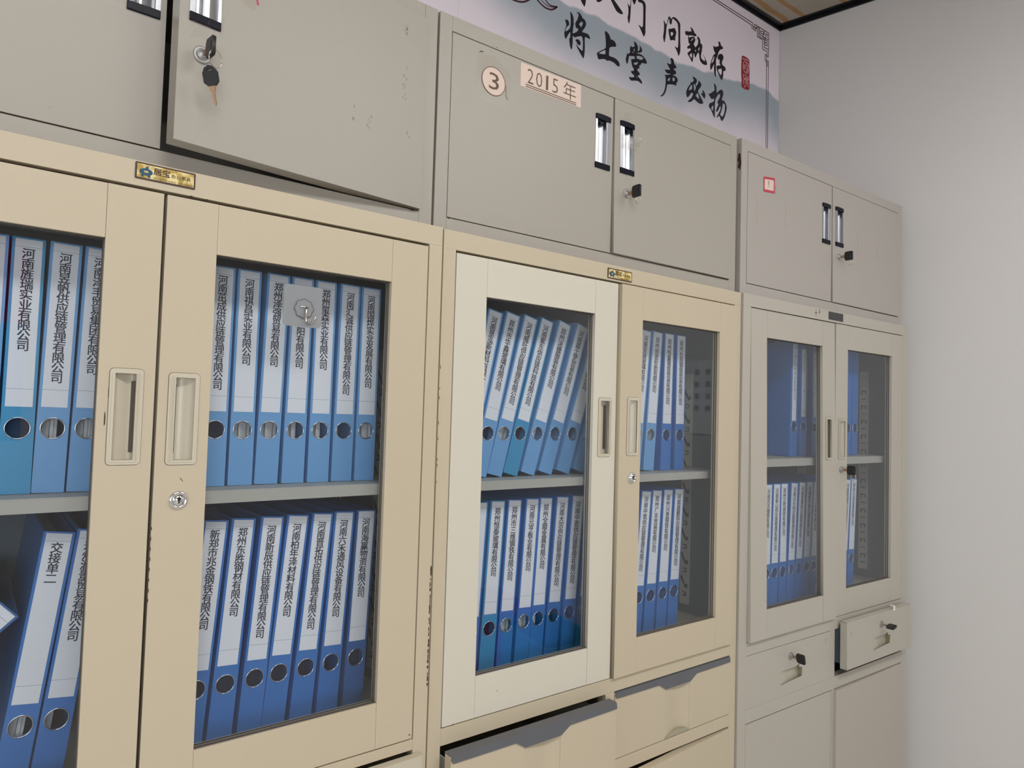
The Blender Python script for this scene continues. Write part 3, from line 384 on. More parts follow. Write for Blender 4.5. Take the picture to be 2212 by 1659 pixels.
# ------------------------------------------------------------------ printed wall banner above the cabinets
def banner_mat():
    M = mat('banner_print', (0.6, 0.55, 0.6), 0.45); nt = M.node_tree; b = nt.nodes['Principled BSDF']; L = nt.links
    tc = nt.nodes.new('ShaderNodeTexCoord'); sp = nt.nodes.new('ShaderNodeSeparateXYZ'); L.new(tc.outputs['Object'], sp.inputs[0])
    # ridge height as a curve of x  (x 0..1.8 -> 0..1, z 2.5..2.8 -> 0..1)
    xm = nt.nodes.new('ShaderNodeMath'); xm.operation = 'DIVIDE'; xm.inputs[1].default_value = 1.8; L.new(sp.outputs[0], xm.inputs[0])
    fc = nt.nodes.new('ShaderNodeFloatCurve'); L.new(xm.outputs[0], fc.inputs['Value'])
    cv = fc.mapping.curves[0]; pts = [(0.0, 2.60), (0.30, 2.70), (0.45, 2.66)] + RIDGE + [(1.8, 2.67)]
    cv.points[0].location = (pts[0][0] / 1.8, (pts[0][1] - 2.5) / 0.3); cv.points[1].location = (1.0, (pts[-1][1] - 2.5) / 0.3)
    for x, z in pts[1:-1]: cv.points.new(x / 1.8, (z - 2.5) / 0.3)
    fc.mapping.update()
    rz = nt.nodes.new('ShaderNodeMath'); rz.operation = 'MULTIPLY_ADD'; rz.inputs[1].default_value = 0.3; rz.inputs[2].default_value = 2.5; L.new(fc.outputs[0], rz.inputs[0])
    n = nt.nodes.new('ShaderNodeTexNoise'); n.inputs['Scale'].default_value = 22; n.inputs['Detail'].default_value = 6; L.new(tc.outputs['Object'], n.inputs['Vector'])
    na = nt.nodes.new('ShaderNodeMath'); na.operation = 'MULTIPLY_ADD'; na.inputs[1].default_value = 0.018; L.new(n.outputs['Fac'], na.inputs[0]); L.new(rz.outputs[0], na.inputs[2])
    dd = nt.nodes.new('ShaderNodeMath'); dd.operation = 'SUBTRACT'; L.new(na.outputs[0], dd.inputs[0]); L.new(sp.outputs[2], dd.inputs[1])
    n2 = nt.nodes.new('ShaderNodeTexNoise'); n2.inputs['Scale'].default_value = 3; n2.inputs['Detail'].default_value = 3; L.new(tc.outputs['Object'], n2.inputs['Vector'])
    d2 = nt.nodes.new('ShaderNodeMath'); d2.operation = 'MULTIPLY_ADD'; d2.inputs[1].default_value = 0.10; L.new(n2.outputs['Fac'], d2.inputs[0]); L.new(dd.outputs[0], d2.inputs[2])
    cr = nt.nodes.new('ShaderNodeValToRGB'); e = cr.color_ramp.elements
    e[0].position = 0.0; e[0].color = (0, 0, 0, 1); e[1].position = 1.0; e[1].color = (0, 0, 0, 1)
    for p, v in ((0.010, 0.0), (0.028, 0.95), (0.10, 0.92), (0.21, 0.72), (0.30, 0.28), (0.40, 0.08)):
        q = cr.color_ramp.elements.new(p); q.color = (v, v, v, 1)
    # sharp upper edge from dd, soft fade from d2
    c1 = nt.nodes.new('ShaderNodeMapRange'); c1.inputs[1].default_value = 0.006; c1.inputs[2].default_value = 0.016; c1.interpolation_type = 'SMOOTHSTEP'; L.new(dd.outputs[0], c1.inputs[0])
    c2 = nt.nodes.new('ShaderNodeMapRange'); c2.inputs[1].default_value = 0.10; c2.inputs[2].default_value = 0.30; c2.inputs[3].default_value = 1.0; c2.inputs[4].default_value = 0.0; c2.interpolation_type = 'SMOOTHSTEP'; L.new(d2.outputs[0], c2.inputs[0])
    mm = nt.nodes.new('ShaderNodeMath'); mm.operation = 'MULTIPLY'; L.new(c1.outputs[0], mm.inputs[0]); L.new(c2.outputs[0], mm.inputs[1])
    n3 = nt.nodes.new('ShaderNodeMix'); n3.data_type = 'RGBA'; n3.inputs[6].default_value = (0.93, 0.825, 0.93, 1); n3.inputs[7].default_value = (0.86, 0.81, 0.88, 1); L.new(n2.outputs['Fac'], n3.inputs[0])
    mx = nt.nodes.new('ShaderNodeMix'); mx.data_type = 'RGBA'; L.new(mm.outputs[0], mx.inputs[0]); L.new(n3.outputs[2], mx.inputs[6]); mx.inputs[7].default_value = (0.395, 0.465, 0.535, 1)
    L.new(mx.outputs[2], b.inputs['Base Color'])
    nt.nodes.remove(cr)
    return M
BAN = banner_mat()
ban = thing('wall_banner', 'long lavender printed wall banner with grey-blue mountains and black brush calligraphy above the cabinets', 'banner')
mb = MB(); mb.box(0.2847, 1.6985, 0.4317, 0.4335, 2.02, 2.9465, 0.0003); mb.build('printed_panel', BAN, ban)
mb = MB(); mb.box(-1.9, 0.2842, 0.4317, 0.4335, 2.02, 2.9465, 0.0003); mb.build('printed_panel', BAN, ban)
me = join_meshes([plate([smooth_poly(p) for p in g], 0.43135, 0.4318) for g in CALLIGRAPHY], BANNERINK); link('calligraphy', me, ban, 'black brush-written characters')
mb = MB()
for pts, wd in SWIRLS: ribbon(mb, smooth_poly(pts, 2, False), wd * 0.0021, 0.43135, 0.4318)
mb.build('swirl_pattern', SWIRLINK, ban, label='wine red cloud scroll lines')
mb = MB()
for pts in FRET: ribbon(mb, pts, 0.0032, 0.43135, 0.4318)
mb.build('fret_border', FRETINK, ban, label='maroon double-line fret border in the corner')
s_ = link('seal_stamp', join_meshes([plate([SEAL], 0.43135, 0.4318)], SEALRED), ban, 'red seal with pale seal-script characters')
mb = MB()
for pts in SEAL_LINES: ribbon(mb, smooth_poly(pts, 1, False), 0.0042, 0.4309, 0.4314)
mb.build('seal_script', SEALPINK, s_)

# unseen notice added on the right wall to give a pane its white reflection
nt_ = thing('stand_in_notice', 'white stand-in notice on the right wall, added for the reflection in the middle bookcase pane', 'notice', Matrix.Translation((WX, WY, 0)) @ Matrix.Rotation(AW, 4, 'Z'))
mb = MB(); mb.box(-0.004, -0.001, -1.56, -1.12, 1.42, 1.755, 0.0005); mb.build('paper', PAPER, nt_)
mb = MB()
for r in range(4):
    for c in range(5): mb.box(-0.0046, -0.0041, -1.50 + c * 0.075, -1.470 + c * 0.075, 1.69 - r * 0.055, 1.715 - r * 0.055)
mb.build('printed_characters', mat('pale_print', (0.40, 0.41, 0.42), 0.6), nt_)['kind'] = 'stuff'

# unseen poster added behind the viewer to tint reflections in the left panes
po = thing('stand_in_poster', 'magenta and blue stand-in poster behind the viewer, added to tint reflections', 'poster', Matrix.Translation((0, FY, 0)))
mb = MB(); mb.box(-0.72, -0.34, 0.002, 0.006, 1.25, 2.42, 0.0005); mb.build('sheet', mat('poster_blue', (0.06, 0.25, 0.60), 0.5), po)
mb = MB(); mb.box(-0.71, -0.35, 0.0061, 0.0066, 1.93, 2.41); mb.build('upper_band', mat('poster_magenta', (0.62, 0.05, 0.20), 0.5), po, label='magenta upper band')
def crate(name, label, loc, rz, size, M_):  # unseen crates, added for the coloured reflections in the panes
    W_, D_, H_ = size; t = thing(name, label, 'crate', Matrix.Translation(loc) @ Matrix.Rotation(rz, 4, 'Z')); mb = MB(); k = 0.004
    for sx in (-1, 1): mb.box(sx * W_ / 2 - k / 2, sx * W_ / 2 + k / 2, -D_ / 2, D_ / 2, 0, H_, 0.001)
    for sy in (-1, 1): mb.box(-W_ / 2, W_ / 2, sy * D_ / 2 - k / 2, sy * D_ / 2 + k / 2, 0, H_, 0.001)
    mb.box(-W_ / 2, W_ / 2, -D_ / 2, D_ / 2, 0, 0.004); mb.build('bin', M_, t)
    mb = MB(); mb_mesh(mb, plate([rrect(-W_ / 2 - .012, W_ / 2 + .012, -D_ / 2 - .012, D_ / 2 + .012, .01), rrect(-W_ / 2 + .006, W_ / 2 - .006, -D_ / 2 + .006, D_ / 2 - .006, .008)], -0.006, 0.006))
    mb.build('rim', M_, t, Matrix.Translation((0, 0, H_)) @ Matrix.Rotation(R_(-90), 4, 'X'))
crate('stand_in_crate', 'crimson stand-in crate by the right wall behind the viewer, added to colour reflections', (1.93, -2.45, 0), AW, (0.36, 0.55, 0.34), mat('crimson_plastic', (0.50, 0.02, 0.08), 0.4))
crate('stand_in_crate', 'green stand-in crate by the right wall nearer the cabinets, added to colour reflections', (1.86, -1.80, 0), AW, (0.34, 0.50, 0.34), mat('green_plastic', (0.02, 0.30, 0.16), 0.4))

# ------------------------------------------------------------------ cabinet frames
def frameM(x, y, a): return Matrix.Translation((x, y, 0)) @ Matrix.Rotation(a, 4, 'Z')
FR_ = {'L1': frameM(-0.8555, -0.0124, 0.0089), 'L2': frameM(0, 0, 0), 'L3': frameM(0.852, -0.0058, -0.0202),
      'U1': frameM(-0.8595, 0.0116, 0.0195), 'U2': frameM(-0.0054, 0.0274, -0.0148), 'U3': frameM(0.8561, 0.0086, -0.0146)}
CW = 0.85

def cup_handle(parent, x0, x1, z0, z1, mirror, M_, yf=0.0, deep=OLIVE, dark_in=False):
    """oblong flush pull: stepped rim, scooped pocket with the finger slot on one side"""
    def mx(x): return (x0 + x1 - x) if mirror else x
    wi = 0.0068; ix0, ix1 = x0 + wi * 0.85, x1 - wi * 1.25; iz0, iz1 = z0 + 0.006, z1 - 0.006
    mb = MB()
    me = plate([rrect(x0, x1, z0, z1, 0.005), rect(min(mx(ix0), mx(ix1)), max(mx(ix0), mx(ix1)), iz0, iz1)], yf - 0.0014, yf + 0.002); mb_mesh(mb, me)
    me = plate([rrect(x0 + 0.003, x1 - 0.003, z0 + 0.003, z1 - 0.003, 0.003), rect(min(mx(ix0), mx(ix1)), max(mx(ix0), mx(ix1)), iz0, iz1)], yf - 0.0022, yf); mb_mesh(mb, me)
    # grip ribs beside the slot
    for k in range(3):
        xa = mx(ix1 + 0.0016 + k * 0.0012); mb.box(xa - 0.0003, xa + 0.0003, yf - 0.0028, yf - 0.001, iz0 - 0.001, iz1 + 0.001)
    rim = mb.build('recessed_pull_handle', M_, parent)
    mb = MB(); mb_mesh(mb, plate([rrect(x0 - 0.0006, x1 + 0.0006, z0 - 0.0006, z1 + 0.0006, 0.0055), rrect(x0 + 0.0004, x1 - 0.0004, z0 + 0.0004, z1 - 0.0004, 0.0048)], yf - 0.0002, yf + 0.0001)); mb.build('rim_shadow_ring', DARKBROWN, rim)  # dark ring painted as the shadow outline of the rim
    # pocket
    pr = [(ix0, yf), (ix0 + 0.002, yf + 0.004)]
    for k in range(19):
        a = k / 18; pr.append((ix0 + 0.004 + a * (ix1 - ix0 - 0.006), yf + 0.006 + 0.006 * math.sin(a * 1.9)))
    pr += [(ix1 + 0.004, yf + 0.0125), (ix1 + 0.004, yf + 0.0145), (ix0 - 0.001, yf + 0.0145), (ix0 - 0.001, yf)]
    mb = MB(); mb.sweep([(mx(a), b) for a, b in pr], iz0, iz1)
    xa, xb = sorted((mx(ix0 - 0.001), mx(ix1 + 0.004)))
    mb.box(xa, xb, yf, yf + 0.0145, iz0 - 0.001, iz0); mb.box(xa, xb, yf, yf + 0.0145, iz1, iz1 + 0.001)
    mb.build('handle_pocket', OLIVE if dark_in else M_, rim)
    mb = MB(); xa, xb = sorted((mx(ix1 - 0.0035), mx(ix1 + 0.003)))
    mb.box(xa, xb, yf + 0.0105, yf + 0.0121, iz0 + 0.009, iz1 - 0.009); mb.build('finger_slot', DARKBROWN, rim)
    return rim
DARKBROWN = mat('handle_shade_brown', (0.10, 0.085, 0.065), 0.7)  # brown holds the shade in finger slots and round the rims

def alu_handle(parent, x0, x1, z0, z1, mirror, yf=0.0):
    """upper cabinet flush pull: black end caps and an aluminium channel"""
    def mx(x): return (x0 + x1 - x) if mirror else x
    c = 0.0115; w_ = x1 - x0
    # channel profile: lip, deep concave channel, ridge, lip
    pr = [(x0, yf - 0.0012), (x0 + 0.0045, yf - 0.0016), (x0 + 0.0052, yf + 0.002)]
    for k in range(9):
        a = k / 8; pr.append((x0 + 0.0055 + a * 0.022, yf + 0.004 + 0.009 * math.sin(math.pi * (0.1 + a * 0.8))))
    pr += [(x0 + 0.0285, yf + 0.003), (x0 + 0.0290, yf - 0.0008), (x0 + 0.0325, yf - 0.0004), (x0 + 0.0335, yf - 0.0014), (x1, yf - 0.0010), (x1, yf + 0.015), (x0, yf + 0.015)]
    mb = MB(); mb.sweep([(mx(a), b) for a, b in pr], z0 + c, z1 - c)
    h = mb.build('flush_pull_handle', ALU, parent)
    mb = MB(); top = [(x0, z1 - c), (x1, z1 - c)] + [(x1 - w_ * k / 6, z1 - 0.0012 * abs(1 - k / 3) ** 2) for k in range(7)]
    mb.prism(top, yf - 0.003, yf + 0.010)
    xa, xb = sorted((mx(x0 + 0.006), mx(x0 + 0.0275)))
    mb.prism([(xa, z1 - c), (xb, z1 - c), (xb - 0.002, z1 - c - 0.004), ((xa + xb) / 2, z1 - c - 0.0065), (xa + 0.002, z1 - c - 0.004)], yf + 0.0005, yf + 0.004)
    mb.build('end_cap', BLACKP, h, label='black top cap')
    mb = MB(); mb.box(x0, x1, yf - 0.003, yf + 0.010, z0, z0 + c, 0.0008); mb.build('end_cap', BLACKP, h, label='black bottom cap')
    return h

def cam_lock(parent, cx, cz, r, M_, yf=0.0, slot=True, proud=0.004):
    mb = MB(); mb.lathe([(r, 0.0), (r, -proud * 0.5), (r * 0.86, -proud), (r * 0.70, -proud), (r * 0.66, -proud * 0.75), (r * 0.60, -proud * 0.75), (r * 0.58, -proud * 1.05), (0, -proud * 1.05)], (cx, yf, cz))
    if not slot: mb.bm.free(); mb = MB(); mb.lathe([(r, 0.0), (r, -proud * 0.55), (r * 0.93, -proud * 0.8), (r * 0.62, -proud * 0.85), (r * 0.60, -proud * 0.7), (r * 0.54, -proud * 0.7), (r * 0.52, -proud), (0, -proud)], (cx, yf, cz))
    l = mb.build('cam_lock', M_, parent)
    if slot:
        mb = MB(); mb.box(cx - r * 0.09, cx + r * 0.09, yf - proud * 1.12, yf - proud, cz - r * 0.36, cz + r * 0.36); mb.lathe([(r * 0.2, -proud * 1.12), (0, -proud * 1.12)], (cx, yf, cz + r * 0.15), 12)
        mb.build('keyhole', DARK, l)
    return l

def key(M, label, flat=False, ring=True, spare=False, tilt=0.0):
    """M places the lock face: x right, y into the door, z up"""
    M = M @ Matrix.Rotation(tilt, 4, 'Y')
    if flat: M = M @ Matrix.Rotation(R_(90), 4, 'Y')
    t = thing('key', label, 'key', M)
    def bow_mesh(S):
        mb = MB(); pts = [(-0.0105, -0.0075), (-0.0075, -0.0125), (0.0105, -0.0125), (0.0125, -0.010), (0.0125, 0.010), (0.0105, 0.0125), (-0.0075, 0.0125), (-0.0105, 0.0075)]
        hole = rect(0.0065, 0.0085, -0.006, 0.006)
        mb_mesh(mb, plate([pts, hole], -0.0022, 0.0022)); return mb.build('key_bow', KEYBLACK, t, S, 'black plastic key head')
    # local plate is in (x,z); turn it so that x points out of the door (-y)
    out = Matrix.Rotation(R_(-90), 4, 'Z')
    bow_mesh(Matrix.Translation((0, -0.0245, 0)) @ out)
    mb = MB(); mb.box(-0.0011, 0.0011, -0.0150, -0.0032, -0.0038, 0.0038, 0.0004); mb.build('key_blade', BRASS, t)
    if ring:
        R0 = 0.0085; cz = -0.0125 - 0.006
        pts = [(0.0025 * math.sin(a), -0.031 + R0 * 0.8 * math.cos(a), cz + R0 * 1.15 * math.sin(a)) for a in [2 * math.pi * k / 28 for k in range(28)]]
        mb = MB(); mb.tube(pts, 0.0006, 8, True)
        S2 = Matrix.Rotation(R_(-90), 4, 'Y') if flat else Matrix.Identity(4)
        mb.build('key_ring', STEELW, t)
    return t

def door_frame(mb, x0, x1, z0, z1, gx0, gx1, gz0, gz1, yf, T, hole=None):
    """two full-height stiles and two rails round the glass; hole cuts the pull's seat"""
    b = 0.0007; g = 0.0003
    for (a, c) in ((x0, gx0), (gx1, x1)):
        if hole and a < hole[0] < c:
            mb_mesh(mb, plate([rect(a, c, z0, z1), rrect(*hole, 0.0045)], yf, yf + T))
        else: mb.box(a, c, yf, yf + T, z0, z1, b)
    mb.box(gx0 + g, gx1 - g, yf, yf + T, gz1, z1, b); mb.box(gx0 + g, gx1 - g, yf, yf + T, z0, gz0, b)

def glass_door(cab, P, mirrored, M_, hinge_y=0.0, ang=0.0, handle=None, hm=PLASTIC, name_label=None, dark=False, tilt=0.0):
    """door part with frame, pane, pull. P = dict of measures in cabinet coordinates"""
    x0, x1 = P['x']; z0, z1 = P['z']; gx0, gx1 = P['gx']; gz0, gz1 = P['gz']; T = 0.020
    hx = x1 if mirrored else x0
    M = Matrix.Translation((hx, hinge_y, 0)) @ Matrix.Rotation(ang, 4, 'Z') @ Matrix.Translation((-hx, 0, z1)) @ Matrix.Rotation(tilt, 4, 'X') @ Matrix.Translation((0, 0, -z1))
    hole = None
    if handle: hole = (handle[0] + 0.001, handle[1] - 0.001, handle[2] + 0.001, handle[3] - 0.001)
    mb = MB(); door_frame(mb, x0, x1, z0, z1, gx0, gx1, gz0, gz1, 0.0, T, hole)
    d = mb.build('door', M_, cab, None, name_label); d.matrix_local = M
    # dark gasket + pane
    mb = MB(); mb_mesh(mb, plate([rect(gx0 - 0.004, gx1 + 0.004, gz0 - 0.004, gz1 + 0.004), rect(gx0 + 0.0012, gx1 - 0.0012, gz0 + 0.0012, gz1 - 0.0012)], 0.0130, 0.0150)); mb.box(gx0 + 0.0002, gx1 - 0.0002, 0.0035, 0.0094, gz0, gz0 + 0.0008); mb.box(gx0 + 0.0002, gx1 - 0.0002, 0.0035, 0.0094, gz1 - 0.0006, gz1); mb.box(gx1 - 0.0012, gx1, 0.0078, 0.0094, gz0, gz1); mb.build('glass_gasket', GASKET, d)
    mb = MB(); mb.box(gx0 - 0.003, gx1 + 0.003, 0.0095, 0.0130, gz0 - 0.003, gz1 + 0.003); mb.build('glass_pane', GLASS, d, label='tinted glass pane')
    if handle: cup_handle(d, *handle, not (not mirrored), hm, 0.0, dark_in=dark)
    return d
GASKET = mat('glazing_strip', (0.09, 0.075, 0.06), 0.6)

def shelf_track(cab, x, y0, y1, z0, z1, style):
    """punched steel strip on the side wall; x is its inner face, slots are dark holes"""
    mb = MB(); mb.box(x, x + 0.002, y0, y1, z0, z1, 0.0003); t = mb.build('shelf_track', INSIDE, cab)
    mb = MB(); w_ = y1 - y0
    def P(pts): mb_prism_x(mb, [(y0 + a * w_, b) for a, b in pts], x - 0.0004, x + 0.0002)
    z = z0 + 0.02
    while z < z1 - 0.05:
        if style == 0:
            P([(0.30, z), (0.72, z), (0.72, z + 0.0025), (0.45, z + 0.0025), (0.45, z + 0.0085), (0.72, z + 0.0085), (0.72, z + 0.011), (0.30, z + 0.011)])
            P([(0.18, z + 0.022), (0.42, z + 0.020), (0.88, z + 0.042), (0.88, z + 0.050), (0.72, z + 0.050), (0.72, z + 0.046), (0.42, z + 0.030), (0.18, z + 0.032)])
            z += 0.0595
        else:
            P([(0.22, z), (0.78, z), (0.78, z + 0.003), (0.22, z + 0.003)])
            P([(0.22, z + 0.018), (0.34, z + 0.018), (0.34, z + 0.026), (0.66, z + 0.026), (0.66, z + 0.016), (0.78, z + 0.016), (0.78, z + 0.029), (0.22, z + 0.029)])
            z += 0.048
    mb.build('slots', DARK, t)
def mb_prism_x(mb, pts, x0, x1):
    t = bmesh.new(); a = [t.verts.new((x0, y, z)) for y, z in pts]; b = [t.verts.new((x1, y, z)) for y, z in pts]
    t.faces.new(a); t.faces.new(b[::-1]); n = len(pts)
    for i in range(n): t.faces.new((a[(i + 1) % n], a[i], b[i], b[(i + 1) % n]))
    bmesh.ops.recalc_face_normals(t, faces=t.faces[:]); mb._add(t)

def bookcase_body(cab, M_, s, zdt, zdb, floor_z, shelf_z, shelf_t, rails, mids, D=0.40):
    b = 0.0008
    mb = MB()
    mb.box(0, 0.012, 0.0218, D, 0.0, 1.80, 0.0002); mb.box(CW - 0.012, CW, 0.0218, D, 0.0, 1.80, 0.0002)        # sides
    mb.box(0, s, 0.0, 0.022, 0.0, zdt, 0.0005); mb.box(CW - s, CW, 0.0, 0.022, 0.0, zdt, 0.0005)   # front stiles
    mb.box(0, CW, 0.0, 0.022, zdt, 1.80, 0.0005); mb.box(0.0122, CW - 0.0122, 0.0222, D, zdt, 1.80, 0)   # top
    mb.box(0.0122, CW - 0.0122, D - 0.004, D, 0.0, zdt, 0)                                       # back sheet
    for z0, z1 in rails: mb.box(s + 0.0002, CW - s - 0.0002, 0.0, 0.022, z0, z1, b)
    for x0, x1, z0, z1 in mids: mb.box(x0, x1, 0.0, 0.022, z0, z1, b)
    mb.box(0.0122, CW - 0.0122, 0.022, D - 0.004, floor_z - 0.012, floor_z, 0)                    # inside bottom
    mb.box(0.0122, CW - 0.0122, 0.02, D - 0.004, 0.0, 0.06, 0)
    mb.build('body', M_, cab)
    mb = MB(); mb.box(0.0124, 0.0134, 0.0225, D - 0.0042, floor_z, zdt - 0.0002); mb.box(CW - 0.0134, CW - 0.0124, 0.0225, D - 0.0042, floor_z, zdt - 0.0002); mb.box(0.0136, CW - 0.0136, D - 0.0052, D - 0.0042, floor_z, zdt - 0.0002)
    mb.build('inner_shade_sheets', INNER_SHADE, cab, label='added dark sheets with the interior shade in their colour')  # added sheets, their dark colour stands for light falloff inside
    mb = MB(); mb.box(0.0145, CW - 0.0145, 0.030, D - 0.006, shelf_z - 0.0018, shelf_z, 0.0004)
    mb.box(0.0145, CW - 0.0145, 0.030, 0.032, shelf_z - shelf_t, shelf_z - 0.0018, 0.0003); mb.box(0.0145, CW - 0.0145, 0.032, 0.045, shelf_z - shelf_t, shelf_z - shelf_t + 0.0015)
    mb.build('shelf', INSIDE, cab)

def nameplate(cab, x0, x1, z0, z1, yf, style):
    if style == 'gold':
        mb = MB(); mb_mesh(mb, plate([rrect(x0, x1, z0, z1, 0.0016)], yf - 0.0010, yf)); n = mb.build('nameplate', NPFRAME, cab, label='gold nameplate with dark border')
        mb = MB(); mb_mesh(mb, plate([rect(x0 + 0.0022, x1 - 0.0020, z0 + 0.0022, z1 - 0.0020)], yf - 0.0013, yf - 0.0009)); mb.build('gold_foil', GOLDRAY, n)
        W_ = x1 - x0; y = yf - 0.0014
        mb = MB(); cx = x0 + 0.0125; cz = (z0 + z1) / 2
        ell = [(cx + 0.0078 * math.cos(a), cz - 0.0008 + 0.0046 * math.sin(a)) for a in [2 * math.pi * k / 28 for k in range(28)]]
        win = rect(cx - 0.0022, cx + 0.0024, cz - 0.0018, cz + 0.0008)
        mb_mesh(mb, plate([ell, win], y - 0.0002, y + 0.0001))
        mb.prism([(cx - 0.0012, cz + 0.003), (cx + 0.0028, cz + 0.003), (cx + 0.0028, cz + 0.0078), (cx + 0.0012, cz + 0.0062), (cx - 0.0012, cz + 0.0050)], y - 0.0002, y + 0.0001)
        mb.box(cx - 0.0056, cx - 0.0026, y - 0.0002, y + 0.0001, cz - 0.0074, cz - 0.0045); mb.box(cx + 0.0022, cx + 0.0052, y - 0.0002, y + 0.0001, cz - 0.0078, cz - 0.0045)
        mb.build('logo', TEAL, n)
        zc_ = (z0 + z1) / 2
        ms = [letters([('居', x0 + 0.0260, zc_ + 0.0022, 0.0088, 1.0), ('宝', x0 + 0.0362, zc_ + 0.0020, 0.0088, 1.0)], y - 0.0001, 0.03),
              letters([(c, x0 + 0.0452 + k * 0.0060, zc_ + 0.0006, 0.0050, 1.0) for k, c in enumerate('办公家具')], y - 0.0001, 0.01),
              fitted('TEL:0379-67459820  13015536275', x0 + 0.0205, x1 - 0.003, z0 + 0.0028, z0 + 0.0050, y - 0.0001)]
        link('lettering', join_meshes(ms, NPINK), n)
    else:
        mb = MB(); mb_mesh(mb, plate([rect(x0, x1, z0, z1)], yf - 0.0010, yf)); n = mb.build('nameplate', GREYPLATE, cab, label='small dark grey nameplate')
        mb = MB()
        for k in range(4):
            xx = x0 + 0.022 + k * 0.0085; ribbon(mb, [(xx, z1 - 0.006), (xx, z1 - 0.012), (xx + 0.004, z1 - 0.012 + 0.002 * (k % 2))], 0.0008, yf - 0.0012, yf - 0.0009)
        mb.build('worn_emblem', GREYPRINT, n)
NPINK = mat('nameplate_brown_ink', (0.05, 0.02, 0.008), 0.5)
def gold_ray():
    M = mat('gold_foil_rays', (0.8, 0.6, 0.2), 0.30, metal=0.7); nt = M.node_tree; b = nt.nodes['Principled BSDF']
    tc = nt.nodes.new('ShaderNodeTexCoord'); n = nt.nodes.new('ShaderNodeTexNoise'); n.inputs['Scale'].default_value = 90; nt.links.new(tc.outputs['Object'], n.inputs['Vector'])
    cr = nt.nodes.new('ShaderNodeValToRGB'); cr.color_ramp.elements[0].position = 0.42; cr.color_ramp.elements[0].color = (0.52, 0.37, 0.10, 1); cr.color_ramp.elements[1].position = 0.58; cr.color_ramp.elements[1].color = (0.95, 0.82, 0.42, 1)
    nt.links.new(n.outputs['Fac'], cr.inputs[0]); nt.links.new(cr.outputs[0], b.inputs['Base Color']); return M
GOLDRAY = gold_ray()

def chips(parent, spots, yf, name='paint_chips', M_=RUST):
    """irregular flakes where paint has come off: (x, z, size x, size z)"""
    mb = MB()
    for x, z, sx, sz in spots:
        n = 9; pts = [(x + sx * math.cos(2 * math.pi * k / n) * random.uniform(.55, 1), z + sz * math.sin(2 * math.pi * k / n) * random.uniform(.55, 1)) for k in range(n)]
        mb.prism(pts, yf - 0.0003, yf + 0.0002)
    o = mb.build(name, M_, parent); o['kind'] = 'stuff'; return o

# ------------------------------------------------------------------ the three glazed bookcases
S_, ZDT, ZDB, ZGT, ZGB, G1, G2 = 0.0249, 1.7676, 0.9618, 1.6949, 1.0341, 0.0923, 0.3591
def LD(g=0.0021): return dict(x=(S_ + g, 0.425 - g), z=(ZDB + 0.0018, ZDT - 0.0042), gx=(G1, G2), gz=(ZGB, ZGT))
def RD(g=0.0021): return dict(x=(0.425 + g, CW - S_ - g), z=(ZDB + 0.0018, ZDT - 0.0042), gx=(CW - G2, CW - G1), gz=(ZGB, ZGT))
# --- left cream bookcase
c1 = thing('bookcase', 'cream steel bookcase with glass doors at the left, nearest the camera', 'bookcase', FR_['L1'])
bookcase_body(c1, CREAM, S_, ZDT, ZDB, 0.998, 1.3715, 0.018, [(0.945, ZDB), (0.40, 0.43), (0.06, 0.10)], [(0.4178, 0.4322, 0.43, 0.945)])
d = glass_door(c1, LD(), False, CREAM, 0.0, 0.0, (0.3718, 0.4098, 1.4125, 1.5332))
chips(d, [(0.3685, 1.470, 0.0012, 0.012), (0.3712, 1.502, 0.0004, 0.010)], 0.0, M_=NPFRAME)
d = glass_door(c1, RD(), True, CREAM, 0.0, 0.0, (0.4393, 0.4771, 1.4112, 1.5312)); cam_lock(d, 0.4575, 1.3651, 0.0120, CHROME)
chips(d, [(0.4272, 1.33 - 0.013 * k, 0.0007, 0.0035) for k in range(8)] + [(0.8180, 0.9705, 0.0016, 0.0016), (0.5, 0.9633, 0.002, 0.001)], 0.0)
mb = MB(); ribbon(mb, [(0.4585, 1.3935), (0.4602, 1.3915), (0.4618, 1.3893)], 0.0006, -0.0004, 0.0001); mb.build('scratch', RUST, d)
# lower compartment fronts below the glass doors
def flat_door(cab, x0, x1, z0, z1, M_, yf=0.0, T=0.018, name='door', label=None, ang=0.0, hinge='R'):
    hx = x1 if hinge == 'R' else x0
    mb = MB(); mb.box(x0, x1, 0.0, T, z0, z1, 0.0009); o = mb.build(name, M_, cab, None, label)
    o.matrix_local = Matrix.Translation((hx, yf, 0)) @ Matrix.Rotation(ang, 4, 'Z') @ Matrix.Translation((-hx, 0, 0)); return o
DRAWERW = mat('drawer_ivory_coat', (0.54, 0.49, 0.385), 0.42, bump=0.1, bscale=900, vary=0.02)
flat_door(c1, 0.4262, 0.8335, 0.80, 0.9400, DRAWERW, -0.0165, 0.0155, 'drawer')
flat_door(c1, 0.0235, 0.4235, 0.80, 0.9400, DRAWERW, -0.0165, 0.0155, 'drawer')
flat_door(c1, 0.0263, 0.4163, 0.432, 0.785, CREAM); flat_door(c1, 0.4337, 0.8237, 0.432, 0.785, CREAM)
flat_door(c1, 0.0263, 0.4163, 0.102, 0.398, CREAM); flat_door(c1, 0.4337, 0.8237, 0.102, 0.398, CREAM)
nameplate(c1, 0.3876, 0.4595, 1.7766, 1.7982, 0.0, 'gold')
shelf_track(c1, 0.8340, 0.155, 0.188, 1.02, 1.60, 0); shelf_track(c1, 0.8340, 0.33, 0.35, 1.02, 1.62, 0)
chips(c1, [(0.8485 - random.uniform(0, .0008), 1.232 - 0.0090 * k + random.uniform(-.002, .002), random.uniform(.0008, .0019), random.uniform(.003, .0075)) for k in range(22)], 0.0)
